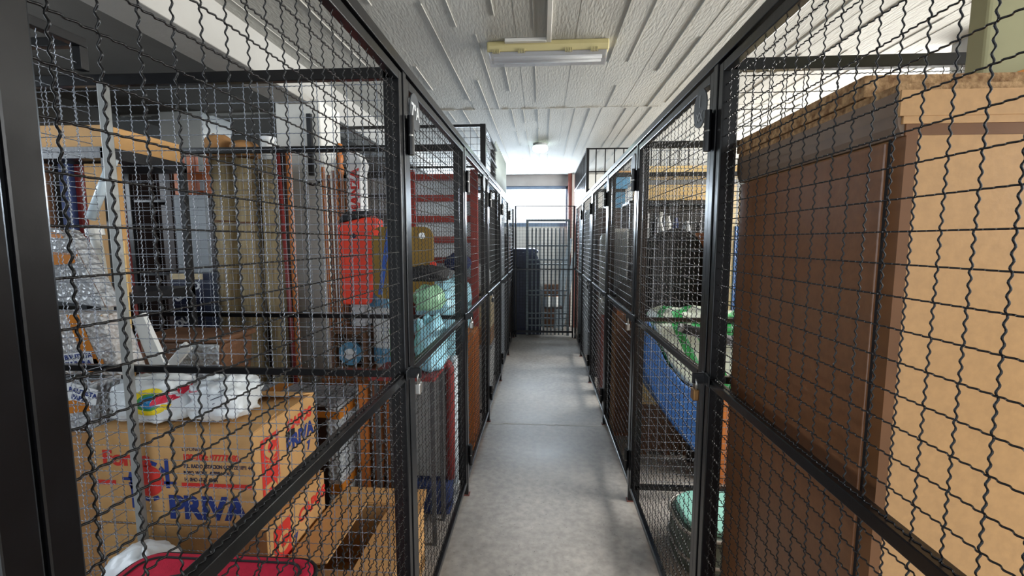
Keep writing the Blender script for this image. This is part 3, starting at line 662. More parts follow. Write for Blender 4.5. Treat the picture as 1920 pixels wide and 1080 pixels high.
# --- white shopping bags on the open box
t = thing('shopping_bag', 'white plastic shopping bag with a yellow, green, blue and red swirl, on the open box', 'plastic bag', (-1.44, 1.585, 0.842))
bg = blob((-1.455, 1.585, 0.842), (0.29, 0.21, 0.15), 11, 0.14, 2.4, 44, 28, 0.25, 3.2, 0.15)
bg.build('bag', M['bagwhite'], t, smooth=True)
bvh = BVHTree.FromPolygons(bg.v, bg.f)
def swirl(a0, a1, r0, r1, m, off):
    mb = MB(); n, k = 22, 3; cx, cz = -1.40, 0.925
    P = [(cx + (r0 + (r1 - r0) * j / k) * 1.25 * math.cos(a0 + (a1 - a0) * i / n), cz + (r0 + (r1 - r0) * j / k) * 0.85 * math.sin(a0 + (a1 - a0) * i / n)) for i in range(n + 1) for j in range(k + 1)]
    mb.add(project(P, bvh, off), [(i * (k + 1) + j, (i + 1) * (k + 1) + j, (i + 1) * (k + 1) + j + 1, i * (k + 1) + j + 1) for i in range(n) for j in range(k)])
    mb.build('swirl_print', M[m], t)
swirl(0.9, 6.0, 0.034, 0.054, 'logoy', 0.003); swirl(0.8, 5.8, 0.024, 0.034, 'logog', 0.003); swirl(0.0, 2 * PI, 0.002, 0.024, 'logob', 0.003)
mb = MB(); n = 16; P = []
for i in range(n + 1):
    u = i / n; x = -1.385 + u * 0.15; c = 0.925 + 0.038 * u ** 0.7; hw = 0.020 * math.sin(PI * min(1, u * 1.1 + 0.12)) * (1 - 0.55 * u) + 0.001
    P += [(x, c - hw), (x, c), (x, c + hw)]
PR = P
def tail(i0, i1, tree, par):
    mb = MB(); m = i1 - i0
    mb.add(project(PR[3 * i0:3 * i1 + 3], tree, 0.005), [(3 * i + j, 3 * i + 3 + j, 3 * i + 4 + j, 3 * i + 1 + j) for i in range(m) for j in range(2)]); mb.build('swirl_print', M['logor'], par)
tail(0, 7, bvh, t)
t = thing('shopping_bag', 'crumpled white plastic bag right of the swirl bag, on the open box', 'plastic bag', (-1.195, 1.61, 0.842))
bg = blob((-1.195, 1.60, 0.842), (0.20, 0.22, 0.155), 5, 0.16, 2.4, 44, 28, 0.2, 2.8, 0.3); bg.build('bag', M['bagwhite'], t, smooth=True)
tail(11, 16, BVHTree.FromPolygons(bg.v, bg.f), t)
for k in range(3): MB().add(project([(-1.19 + .012 * k, 0.945 - .012 * k), (-1.14 + .012 * k, 0.965 - .012 * k), (-1.14 + .012 * k, 0.968 - .012 * k), (-1.19 + .012 * k, 0.948 - .012 * k)], BVHTree.FromPolygons(bg.v, bg.f), 0.003), [(0, 1, 2, 3)]).build('small_print', M['inkdark'], t)
tag(blob((-1.38, 1.74, 0.848), (0.36, 0.075, 0.14), 8, 0.22, 2.2, 36, 22, 0.2, 2.4, 0.3).build('plastic_wrap', M['wrapgrey'], smooth=True), 'loose clear plastic wrap behind the white shopping bags', 'plastic wrap')

# --- bubble-wrapped parcels at the far left
def parcel(label, poly, y0, y1, core, tapes, labels=()):
    t = thing('wrapped_parcel', label, 'parcel', (sum(p[0] for p in poly) / len(poly), (y0 + y1) / 2, min(p[1] for p in poly)))
    cx = sum(p[0] for p in poly) / len(poly); cz = sum(p[1] for p in poly) / len(poly)
    MB().prism([(cx + (p[0] - cx) * .97, cz + (p[1] - cz) * .97) for p in poly], y0 + 0.006, y1, 'y').build('contents', M[core], t)
    MB().prism(poly, y0, y1 + 0.006, 'y').build('bubble_wrap', M['wrap'], t, bevel=0.015, seg=3)
    for tp in tapes:
        MB().add([(p[0], y0 - 0.004, p[1]) for p in tp], [tuple(range(len(tp)))]).build('tape', M['tape'], t, solid=0.002)
    for (x, z, lines, ro) in labels:
        l = MB().obox((x + 0.05, y0 - 0.008, z), (0.12, 0.002, 0.062), (0, -ro, 0)).build('paper_label', M['paper'], t)
        for k, q in enumerate(lines):
            text(q, 0.024, M['inkblue'], l, (x + 0.0 + 0.004, y0 - 0.011, z + 0.006 - k * 0.026 + ro * -0.02), (R90, -ro, 0), 'handwriting', bold=0.0006)
    return t
parcel('bubble-wrapped parcel with yellow tape at far left, topmost of its stack', [(-1.93, 1.29), (-1.61, 1.25), (-1.63, 1.30), (-1.72, 1.50), (-1.76, 1.545), (-1.93, 1.555)], 1.56, 1.63, 'crate', [[(-1.93, 1.40), (-1.71, 1.42), (-1.695, 1.455), (-1.93, 1.465)], [(-1.93, 1.525), (-1.745, 1.51), (-1.757, 1.53), (-1.93, 1.55)]])
parcel('bubble-wrapped parcel with two bands of brown tape and a BAUTISTA label, middle of its stack', [(-1.98, 1.005), (-1.53, 1.005), (-1.60, 1.235), (-1.98, 1.235)], 1.53, 1.63, 'card', [[(-1.73, 1.232), (-1.685, 1.234), (-1.61, 1.02), (-1.665, 1.02)], [(-1.96, 1.045), (-1.60, 1.025), (-1.605, 1.068), (-1.96, 1.09)]], [(-1.75, 1.062, ('BAUTISTA', 'PPI RAMA'), 0.12)])
parcel('bubble-wrapped parcel low at far left with a BAUTISTA PAPA label, bottom of its stack', [(-2.0, 0.80), (-1.65, 0.80), (-1.64, 0.99), (-2.0, 0.99)], 1.51, 1.63, 'crate', [[(-1.96, 0.835), (-1.65, 0.88), (-1.645, 0.93), (-1.96, 0.88)]], [(-1.725, 0.945, ('BAUTISTA', ' PAPA'), -0.25)])
carton('moving_box', 'plain cardboard box at far left under the bubble-wrapped parcels', -2.05, -1.635, 1.50, 1.88, 0.0, 0.795, 'card2')
mb = MB(); mb.add([(-1.60, 1.66, 1.20), (-1.555, 1.66, 1.22), (-1.475, 1.66, 1.01), (-1.535, 1.66, 1.0)], [(0, 1, 2, 3)])
tag(mb.build('foam_strip', M['whitepl'], solid=0.02), 'flat white strip leaning against the right of the wrapped parcels', 'strip')
t = thing('plastic_pipe', 'white plastic pipe with a cap standing behind the wrapped parcels', 'pipe', (-1.90, 1.92, 1.2))
MB().tube([(-1.965, 1.92, 1.10), (-1.998, 1.92, 1.53)], 0.021, 14).build('tube', M['whitepl'], t, smooth=True); MB().tube([(-1.997, 1.92, 1.525), (-2.0, 1.92, 1.555)], 0.034, 16).build('cap', M['whitepl'], t)
tag(MB().tube([(-2.02, 1.925, 1.60), (-1.885, 1.925, 1.86)], 0.02, 12).build('plastic_rod', M['sheet'], smooth=True), 'translucent white rod slanting above the capped white pipe', 'rod')
# --- back shelf at the far left
t = thing('storage_rack', 'dark metal storage rack at far left holding the long tan box', 'rack', (-2.2, 1.9, 0))
mb = MB()
for px in (-2.60, -1.97):
    for py in (1.95, 2.38): mb.box(px, px + 0.03, py, py + 0.03, 0, 1.915)
for z in (1.87, 1.2, 0.6): mb.box(-2.60, -1.94, 1.95, 2.41, z, z + 0.05)
mb.build('rack_frame', M['blackplastic'], t)
tag(MB().box(-2.56, -1.96, 1.97, 2.40, 1.922, 2.02).build('flat_box', M['card'], bevel=0.004), 'long flat tan box on top of the dark rack at far left', 'box')
for k, (x, wd, m, lab) in enumerate(((-2.42, 0.10, 'crate', 'brown board standing at the left end inside the dark rack'), (-2.27, 0.06, 'navycloth', 'dark navy board standing inside the dark rack'), (-2.15, 0.16, 'card', 'wide tan board standing at the right inside the dark rack'), (-2.225, 0.035, 'maroon', 'narrow maroon board between the navy and tan boards'))):
    tag(MB().box(x, x + wd, 2.02 + 0.01 * k, 2.05 + 0.01 * k, 1.252, 1.862).build('board', M[m], bevel=0.003), lab, 'board')
tag(MB().box(-1.885, -1.865, 1.905, 1.925, 0, 1.5).build('timber_batten', M['yellowwood'], bevel=0.003), 'yellowish timber batten standing right of the dark rack', 'batten')
# --- grey plastic tub and things behind the boxes
t = thing('storage_tub', 'grey-brown plastic storage tub wrapped in clear film behind the shopping bags', 'tub', (-1.65, 2.06, 0.62))
mb = MB(); mb.prism([(-1.84, 0.62), (-1.50, 0.62), (-1.46, 1.03), (-1.87, 1.05)], 1.95, 2.18, 'y'); mb.build('tub_body', M['crate'], t, bevel=0.02)
MB().box(-1.88, -1.45, 1.94, 2.19, 1.035, 1.06).build('rim', M['crate'], t, bevel=0.008); 
mb = MB(); mb.prism([(-1.66, 0.66), (-1.50, 0.66), (-1.47, 1.03), (-1.66, 1.03)], 1.935, 1.95, 'y'); mb.build('film', M['wrap'], t, bevel=0.006)
carton('moving_box', 'plain brown box under the grey-brown plastic tub', -1.86, -1.48, 1.94, 2.20, 0.0, 0.615, 'card2')
tag(MB().obox((-1.66, 1.915, 0.96), (0.045, 0.02, 0.20), (0, 0.75, 0)).build('foam_strip', M['whitepl'], bevel=0.006), 'short white strip leaning on the front of the plastic tub', 'strip')
# --- bubble-wrapped desk
t = thing('wrapped_desk', 'dark brown desk wrapped in bubble wrap and brown tape on the floor at left', 'desk', (-1.45, 2.36, 0))
dx0, dx1, dy0, dy1, dz = -1.86, -1.06, 2.22, 2.52, 0.64
mb = MB(); mb.box(dx0, dx1, dy0, dy1, dz - 0.03, dz); mb.box(dx1 - 0.03, dx1, dy0, dy1, 0, dz - 0.03); mb.box(dx0, dx0 + 0.03, dy0, dy1, 0, dz - 0.03)
mb.box(dx0 + 0.03, dx1 - 0.03, dy0 + 0.03, dy0 + 0.05, 0.02, dz - 0.03); mb.build('desk_body', M['wooddark'], t)
MB().box(dx0 - .008, dx1 + .008, dy0 - .008, dy1 + .004, dz + .001, dz + .02).build('top_wrap', M['wrapgrey'], t, bevel=0.008)
MB().box(dx1 + .002, dx1 + .018, dy0 - .008, dy1 + .004, 0.005, dz).build('side_wrap', M['wrap'], t, bevel=0.007)
MB().box(dx1 - .05, dx1 + .012, dy0 - .014, dy0 - .002, 0.005, dz).build('corner_wrap', M['wrap'], t, bevel=0.005)
for z0_, z1_ in ((dz - 0.06, dz - 0.015), (0.17, 0.225), (0.0, 0.05)): MB().box(dx1 - 0.05, dx1 + 0.021, dy0 - 0.017, dy1, z0_, z1_).build('tape', M['tape'], t)
MB().box(-1.55, -1.46, dy0 - 0.01, dy1, dz + 0.0205, dz + 0.022).build('tape', M['tape'], t); MB().box(dx0, dx1, dy0 - 0.010, dy0 - 0.006, dz - 0.055, dz - 0.02).build('tape', M['tape'], t)
for k, x in enumerate((-1.0, -0.93, -0.86)):
    tag(MB().box(x, x + 0.045, 2.36 + .02 * k, 2.385 + .02 * k, 0.0, 0.72).build('timber_batten', M['orangewood' if k != 1 else 'woodbrown'], bevel=0.003), ('orange-brown timber batten standing right of the wrapped desk, nearest to it', 'darker brown batten between two orange-brown battens right of the wrapped desk', 'orange-brown batten nearest the 7ºA door post')[k], 'batten')
# --- tall rolled mats and boards in the second row
def roll(label, x, y, r, z0, z1, m, sd):
    t = thing('reed_mat', label, 'rolled mat', (x, y, z0), 'rolled reed mats')
    n = 40; mb = MB()
    for k in range(1):
        prof = []
    pts = []
    for z in np.linspace(z0, z1, 14): pts.append((x + 0.006 * math.sin(z * 5 + sd), y, z))
    mb.tube(pts, [r * (1 + 0.04 * math.sin(z * 9 + sd)) for z in np.linspace(z0, z1, 14)], 26); mb.build('roll', M[m], t, smooth=True)
    for z in (z0 + 0.35, z1 - 0.38): MB().tube([(x + (r * 1.05) * math.cos(a), y + (r * 1.05) * math.sin(a), z) for a in np.linspace(0, 2 * PI, 24)], 0.006, 6, False).build('cord', M['crate'], t)
    return t
roll('rolled beige reed mat standing left of the two other rolls, beside the dark board', -1.95, 2.72, 0.068, 0.0, 2.00, 'reed', 0)
roll('rolled beige reed mat standing in the middle of three rolls', -1.795, 2.70, 0.068, 0.0, 1.99, 'reed', 2)
roll('rolled beige reed mat standing at the right of three rolls, beside the tall dark board', -1.64, 2.72, 0.067, 0.0, 1.98, 'reed', 4)
for k, (x, s, lab) in enumerate(((-1.955, (0.14, 0.2, 0.14), 'tan straw bundle lying on the leftmost rolled mat'), (-1.795, (0.14, 0.2, 0.10), 'flatter tan straw bundle on the middle rolled mat'))):
    tag(blob((x, 2.71, 2.003), s, 20 + k, 0.12, 3, 26, 16, 0.3, 2.3).build('straw_bundle', M['card2'], smooth=True), lab, 'bundle')
t = thing('jar', 'white jar on top of the rightmost rolled mat', 'jar', (-1.645, 2.70, 1.985))
MB().lathe((-1.645, 2.70, 1.985), [(0, 0), (0.042, 0), (0.045, 0.01), (0.045, 0.10), (0.04, 0.115), (0, 0.115)], 20).build('jar_body', M['whitepl'], t, smooth=False); MB().lathe((-1.645, 2.70, 2.10), [(0, 0), (0.044, 0), (0.044, 0.02), (0, 0.02)], 20).build('lid', M['paper'], t)
tag(MB().box(-1.56, -1.522, 2.66, 2.70, 0, 2.05).build('board', M['wooddark'], bevel=0.003), 'tall dark board standing right of the three rolled mats', 'board')
tag(MB().box(-1.52, -1.505, 2.66, 2.70, 0, 2.05).build('board', M['orangewood'], bevel=0.002), 'thin orange-brown strip against the tall dark board', 'board')
for k in range(5):
    z = 1.95 - 0.045 * k
    tag(MB().tube([(-1.66 + .01 * k, 2.60, z), (-1.55, 2.60, z - 0.03)], 0.005, 6).build('steel_rod', M['steel']), 'bundle of short shiny steel rods in front of the tall dark board', 'rod', 'short steel rods')
tag(MB().tube([(-1.475, 2.60, 0.0), (-1.545, 2.62, 2.02)], 0.012, 10).build('steel_pole', M['maroon'], smooth=True), 'thin maroon pole leaning just left of the wide pale column', 'pole')
tag(MB().tube([(-2.30, 2.45, 0.0), (-2.38, 2.45, 1.98)], 0.012, 10).build('steel_pole', M['maroon'], smooth=True), 'thin maroon pole at left in front of the dark wire shelving', 'pole')
# leaning grey panel, dark blue carton, orange crate, dark shelving
tag(MB().box(-2.24, -2.04, 2.66, 2.69, 1.307, 1.78).build('panel', M['greypanel'], bevel=0.004), 'grey plastic panel standing left of the rolled mats above the dark blue box', 'panel')
t = carton('printed_box', 'dark blue box with white lettering below the grey panel, left of the rolled mats', -2.245, -2.04, 2.60, 2.85, 0.90, 1.305, 'navy')
text('GENIO', 0.06, M['inkwhite'], t, (-2.215, 2.598, 1.13), (R90, -0.55, 0), 'print', bold=0.003); text('DUO', 0.06, M['inkwhite'], t, (-2.215, 2.598, 0.97), (R90, -0.55, 0), 'print', bold=0.003)
MB().box(-2.245, -2.04, 2.596, 2.60, 1.27, 1.305).build('pale_band', M['cream'], t)
carton('moving_box', 'plain brown box under the dark blue box, left of the rolled mats', -2.25, -2.04, 2.60, 2.86, 0.0, 0.895, 'card2')
t = thing('orange_crate', 'orange slatted crate high up left of the rolled mats', 'crate', (-2.15, 2.80, 1.79))
for x in (-2.31, -2.22, -2.11): MB().box(x, x + 0.055, 2.76, 2.79, 1.79, 2.03).build('upright', M['orange'], t, bevel=0.003)
MB().box(-2.31, -2.05, 2.79, 2.95, 1.79, 1.82).build('crate_bottom', M['orange'], t); MB().box(-2.31, -2.05, 2.75, 2.762, 1.88, 1.93).build('crossbar', M['orange'], t)
t = thing('wire_shelving', 'dark wire shelving unit at left between the maroon pole and the grey panel', 'shelving', (-2.45, 2.9, 0))
mb = MB()
for x in (-2.62, -2.29):
    for y in (2.66, 3.0): mb.box(x, x + 0.035, y, y + 0.035, 0, 1.98)
mb.box(-2.6, -2.3, 3.02, 3.04, 0, 1.98); mb.build('shelf_frame', M['wooddark'], t)
for z in (0.4, 0.85, 1.3, 1.75):
    mb = MB()
    for k in range(8): mb.tube([(-2.60 + k * 0.043, 2.67, z), (-2.60 + k * 0.043, 3.02, z)], 0.004, 5)
    mb.box(-2.6, -2.28, 2.665, 2.675, z - 0.012, z); mb.build('wire_shelf', M['blackplastic'], t)
t = thing('cabinet', 'dark cabinet filling the back at far left behind the shelving', 'cabinet', (-2.95, 3.3, 0))
MB().box(-3.30, -2.0, 3.25, 3.65, 0, 2.02).build('carcase', M['darkmatte'], t, bevel=0.004)
for x in (-3.29, -2.86, -2.43): MB().box(x, x + 0.42, 3.235, 3.25, 0.05, 2.0).build('door', M['darkmatte'], t, bevel=0.003)
# bundle of brown slats and the lettered white box by the column
for k in range(7):
    x = -1.46 + k * 0.029; zt = 1.99 - (0.04 if k % 2 else 0.0) - 0.01 * k
    tag(MB().tube([(x + 0.02, 3.0 + .012 * (k % 3), 0), (x, 3.0 + .012 * (k % 3), zt)], 0.012, 8).build('wooden_rod', M['woodbrown' if k % 3 else 'orangewood']), 'long brown wooden rod in the upright bundle right of the pale column', 'rod', 'wooden rods beside the column')
t = thing('turned_post', 'turned orange wooden post end rising from the bundle of rods', 'post', (-1.37, 3.06, 0.0))
MB().lathe((-1.37, 3.06, 1.24), [(0, -1.24), (0.018, -1.24), (0.018, .70), (0.026, .72), (0.028, .75), (0.016, .78), (0.026, .81), (0.022, .84), (0.014, .85), (0.024, .88), (0.02, .91), (0, .92)], 16).build('post', M['orangewood'], t, smooth=True)
t = thing('lettered_box', 'tall white box with red lettering up its front, right of the wooden rods', 'box', (-1.17, 2.86, 0.952))
MB().prism([(-1.225, 0.952), (-1.135, 0.952), (-1.135, 1.93), (-1.12, 1.98), (-1.15, 2.05), (-1.225, 2.05)], 2.82, 2.94, 'y').build('box_body', M['paper'], t, bevel=0.004)
text('MANZA', 0.08, M['inkred'], t, (-1.147, 2.818, 1.665), (R90, -R90, 0), 'print', bold=0.004)
t = thing('grey_cabinet', 'grey cabinet with black shelf gaps behind the red floats', 'cabinet', (-1.2, 3.2, 0))
MB().box(-1.36, -1.07, 3.25, 3.415, 0, 2.10).build('carcase', M['darkgrey'], t)
for z in (1.70, 1.84): MB().box(-1.35, -1.08, 3.23, 3.25, z, z + 0.10).build('shelf_box', M['greyboard'], t)
MB().box(-1.36, -1.07, 3.235, 3.252, 1.97, 2.0).build('shelf_gap', M['blackplastic'], t)
# red floats, olive board, blue-lidded drum, brown cupboard
t = thing('tool_case', 'orange-red plastic case with a black cap left of the olive board', 'case', (-1.06, 2.70, 1.12))
MB().prism([(-1.16, 1.13), (-1.01, 1.13), (-0.985, 1.30), (-0.93, 1.42), (-0.93, 1.62), (-0.97, 1.645), (-1.175, 1.60)], 2.556, 2.635, 'y').build('case_body', M['redplastic'], t, bevel=0.012, seg=3)
MB().prism([(-1.16, 1.605), (-0.98, 1.645), (-1.0, 1.675), (-1.12, 1.67), (-1.165, 1.635)], 2.56, 2.63, 'y').build('cap', M['blackplastic'], t, bevel=0.006)
MB().tube([(-1.08, 2.5535, 1.53), (-1.08, 2.558, 1.53)], 0.015, 14).build('knob', M['inkdark'], t)
t = thing('olive_board', 'olive-brown board with rounded corners and round holes hanging inside the 7ºA cage', 'board', (-0.82, 2.45, 1.17))
def rplate(x0, x1, z0, z1, r, hole, rad):
    P = rr(x0, x1, z0, z1, r, 6); n = len(P)
    return P
mb = MB(); mb.prism(rr(-0.955, -0.605, 1.175, 1.58, 0.055), 2.50, 2.5255, 'y'); mb.build('panel', M['olive'], t, bevel=0.005)
for (x, z, m) in ((-0.925, 1.545, 'redplastic'), (-0.665, 1.53, 'paper'), (-0.605, 1.37, 'redplastic')): MB().tube([(x, 2.494, z), (x, 2.502, z)], 0.018, 16).build('round_hole_plug', M[m], t)
tag(MB().prism([(-0.86, 1.57), (-0.835, 1.575), (-0.90, 1.20), (-0.92, 1.20)], 2.486, 2.4995, 'y').build('strap', M['bluestrap']), 'blue strap crossing the front of the olive board', 'strap')
t = thing('drum', 'white plastic drum with a pale blue lid standing on the brown cupboard', 'drum', (-0.955, 2.77, 0.70))
MB().lathe((-0.955, 2.77, 0.70), [(0, 0), (0.085, 0), (0.10, 0.06), (0.10, 0.40), (0, 0.40)], 30).build('drum_body', M['whitepl'], t, smooth=False, bevel=0.004)
MB().lathe((-0.955, 2.77, 1.10), [(0, 0), (0.118, 0), (0.12, 0.03), (0.085, 0.12), (0.0, 0.125)], 30).build('lid', M['bluelid'], t)
MB().lathe((-0.955, 2.77, 0.745), [(0.099, 0), (0.102, 0.0), (0.102, 0.10), (0.099, 0.10)], 30).build('blue_band', M['bluelid'], t)
t = thing('cupboard', 'brown wooden cupboard standing behind the wrapped desk', 'cupboard', (-1.10, 2.80, 0))
MB().box(-1.34, -0.835, 2.62, 2.92, 0, 0.695).build('carcase', M['woodbrown'], t, bevel=0.004)
for x in (-1.33, -1.08): MB().box(x, x + 0.24, 2.607, 2.62, 0.04, 0.66).build('door', M['woodbrown'], t, bevel=0.003)
t = thing('wooden_box', 'open-fronted brown wooden box on the cupboard holding a white disc', 'box', (-1.19, 2.74, 0.697))
mb = MB(); mb.box(-1.30, -1.08, 2.68, 2.86, 0.697, 0.72); mb.box(-1.30, -1.08, 2.68, 2.86, 0.93, 0.95); mb.box(-1.30, -1.28, 2.68, 2.86, 0.72, 0.93); mb.box(-1.10, -1.08, 2.68, 2.86, 0.72, 0.93); mb.box(-1.28, -1.10, 2.85, 2.86, 0.72, 0.93)
mb.build('box_body', M['crate'], t)
t = thing('reel', 'white disc reel inside the brown wooden box', 'reel', (-1.19, 2.72, 0.722))
MB().tube([(-1.19, 2.70, 0.80), (-1.19, 2.73, 0.80)], 0.075, 28).build('disc', M['bluelid'], t, bevel=0.004); MB().tube([(-1.19, 2.692, 0.80), (-1.19, 2.70, 0.80)], 0.035, 20).build('hub', M['paper'], t)
t = thing('coat_hook', 'black wall hooks on the face of the pale column', 'hook', (-1.30, 3.08, 1.9))
MB().box(-1.60, -1.57, 3.075, 3.10, 1.95, 2.36).build('plate', M['blackplastic'], t); MB().tube([(-1.62, 3.06, 1.90), (-1.56, 3.05, 1.88), (-1.50, 3.06, 1.91)], 0.008, 8).build('hook', M['blackplastic'], t)
# --- inside the 7ºA cage: grey framed panel, bags, cloth, white roll
t = thing('framed_panel', 'grey panel with rounded maroon frame standing low inside the 7ºA cage', 'panel', (-0.58, 2.36, 0.19))
MB().box(-0.80, -0.515, 2.345, 2.365, 0.21, 0.83).build('panel', M['greyboard'], t, bevel=0.004)
pts = [(-0.80, 2.355, 0.2), (-0.80, 2.355, 0.83)] + [(-0.54 + 0.05 * math.cos(a), 2.355, 0.81 + 0.05 * math.sin(a)) for a in np.linspace(PI / 2, 0, 7)] + [(-0.49, 2.355, 0.5), (-0.495, 2.355, 0.2)]
MB().tube(pts, 0.024, 12).build('frame', M['maroon'], t, smooth=True)
tag(MB().box(-0.785, -0.49, 2.315, 2.425, 0.0, 0.185).build('storage_case', M['navycloth'], bevel=0.02), 'low navy case on the floor under the grey framed panel', 'case')
t = thing('plastic_roll', 'upright roll of milky plastic sheet right of the grey framed panel', 'roll', (-0.50, 2.46, 0.0))
for k, (x, r) in enumerate(((-0.535, 0.026), (-0.49, 0.022))): MB().tube([(x, 2.46, 0.12), (x, 2.455, 0.5), (x + 0.004, 2.46, 0.86)], r, 14).build('sheet_roll', M['sheet'], t, smooth=True)
MB().box(-0.56, -0.465, 2.44, 2.48, 0.0, 0.12).build('base', M['whitepl'], t)
t = thing('side_table', 'small table inside the 7ºA cage carrying the plastic bags', 'table', (-0.62, 2.18, 0))
MB().box(-0.82, -0.50, 2.05, 2.31, 0.84, 0.862).build('table_top', M['maroon'], t, bevel=0.003)
for x in (-0.80, -0.53):
    for y in (2.07, 2.27): MB().box(x, x + 0.02, y, y + 0.02, 0, 0.84).build('leg', M['darkgrey'], t)
for k, (c, s, m, lab) in enumerate(((( -0.55, 2.20, 0.862), (0.15, 0.20, 0.27), 'bagblue', 'full pale blue plastic bag inside the 7ºA cage, lower of the pile'),
        ((-0.68, 2.12, 0.862), (0.085, 0.13, 0.29), 'greenbag', 'green plastic bag left of the pale blue bag in the 7ºA cage'),
        ((-0.555, 2.20, 1.165), (0.15, 0.17, 0.12), 'baggreen', 'pale green plastic bag on top of the pale blue bag'),
        ((-0.56, 2.21, 1.305), (0.20, 0.17, 0.075), 'blackfab', 'black cloth bundle topping the bags in the 7ºA cage'),
        ((-0.69, 2.12, 1.175), (0.07, 0.12, 0.08), 'bagblue', 'small pale blue bag below the olive board'))):
    tag(blob(c, s, 40 + k, 0.2, 2.6, 32, 22, 0.2, 2.4, 0.25).build('plastic_bag' if 'cloth' not in lab else 'cloth_bundle', M[m], smooth=True), lab, 'bag' if 'cloth' not in lab else 'cloth')
# --- dark red slatted bed base with a plastic-wrapped mattress behind it
t = thing('slatted_bed_base', 'dark red slatted bed base standing upright in the third left cage', 'bed base', (-0.73, 3.42, 0))
for x in (-1.015, -0.535): MB().box(x, x + 0.055, 3.40, 3.44, 0.0, 2.03).build('side_rail', M['redwood'], t, bevel=0.004)
for k in range(9):
    z = 2.0 - 0.155 * k
    MB().box(-0.96, -0.535, 3.41, 3.43, z - 0.048, z).build('slat', M['redwood'], t, bevel=0.003)
tag(MB().box(-0.99, -0.50, 3.46, 3.60, 0.0, 1.98).build('mattress', M['sheet'], bevel=0.04, seg=4), 'mattress in milky plastic behind the dark red slats', 'mattress')
tag(blob((-0.62, 3.335, 1.28), (0.2, 0.09, 0.13), 60, 0.2, 2.6, 28, 18).build('cloth_bundle', M['navycloth'], smooth=True), 'navy cloth tucked against the dark red slats', 'cloth')
t = thing('cabinet', 'orange-brown wooden cabinet with grooved front behind the third left door', 'cabinet', (-0.58, 3.2, 0))
MB().box(-0.74, -0.475, 3.10, 3.36, 0.0, 0.86).build('carcase', M['orangewood'], t, bevel=0.004)
for k in range(5): MB().box(-0.472, -0.468, 3.12 + k * 0.047, 3.155 + k * 0.047, 0.03, 0.83).build('front_slat', M['orangewood'], t)
tag(blob((-0.60, 3.22, 0.861), (0.2, 0.22, 0.4), 66, 0.18, 2.4, 30, 20, 0.2).build('plastic_bag', M['bagblue'], smooth=True), 'pale blue bag on the orange-brown cabinet', 'bag')
carton('moving_box', 'brown box inside the third left door carrying a large pale blue bag', -0.82, -0.60, 2.63, 2.98, 0.0, 0.76, 'card2')
tag(blob((-0.645, 2.80, 0.762), (0.31, 0.30, 0.52), 91, 0.13, 2.4, 36, 26, 0.15, 2.6, 0.2).build('plastic_bag', M['bagblue'], smooth=True), 'large pale blue plastic bag standing on a brown box inside the third left door', 'bag')
tag(MB().obox((-0.545, 2.80, 0.235), (0.05, 0.28, 0.36), (0.5, 0, 0)).build('foam_block', M['darkgrey'], bevel=0.01), 'dark grey foam slab leaning at the foot of the orange-brown cabinet', 'foam')
tag(MB().tube([(-0.487, 2.59, 0.0), (-0.477, 2.59, 1.15)], 0.016, 10).build('plastic_pipe', M['whitepl'], smooth=True), 'white pipe standing just inside the third left door', 'pipe')
# --- fourth and fifth left cages
b = carton('moving_box', 'light brown box in the fourth left cage under the white bag', -0.72, -0.475, 4.20, 4.50, 0.52, 0.68, 'card2')
tag(blob((-0.59, 4.35, 1.02), (0.20, 0.22, 0.26), 70, 0.12, 2.4).build('plastic_bag', M['bagwhite'], smooth=True), 'rounded white bag high in the fourth left cage', 'bag')
t = carton('moving_box', 'cream box in the middle of the fourth left cage stack', -0.72, -0.475, 4.22, 4.5, 0.682, 1.015, 'cream')
t = thing('storage_tub', 'white plastic tub at the bottom of the fourth left cage', 'tub', (-0.6, 4.35, 0))
MB().prism([(-0.71, 0.0), (-0.49, 0.0), (-0.47, 0.49), (-0.73, 0.49)], 4.18, 4.52, 'y').build('tub_body', M['whitepl'], t, bevel=0.012); MB().box(-0.74, -0.465, 4.165, 4.535, 0.488, 0.516).build('lid', M['greypanel'], t, bevel=0.006)
t = thing('cabinet', 'grey cupboard filling the fifth left cage', 'cabinet', (-0.8, 5.3, 0))
MB().box(-1.1, -0.475, 4.95, 5.7, 0, 1.95).build('carcase', M['greyboard'], t, bevel=0.004)
MB().box(-0.477, -0.468, 4.97, 5.68, 0.05, 1.93).build('door', M['greypanel'], t)
t = thing('cabinet', 'dark cupboard filling the sixth left cage', 'cabinet', (-0.8, 6.4, 0))
MB().box(-1.1, -0.475, 6.05, 6.85, 0, 1.6).build('carcase', M['wooddark'], t, bevel=0.004); MB().box(-0.477, -0.468, 6.07, 6.83, 0.03, 1.57).build('door', M['crate'], t)

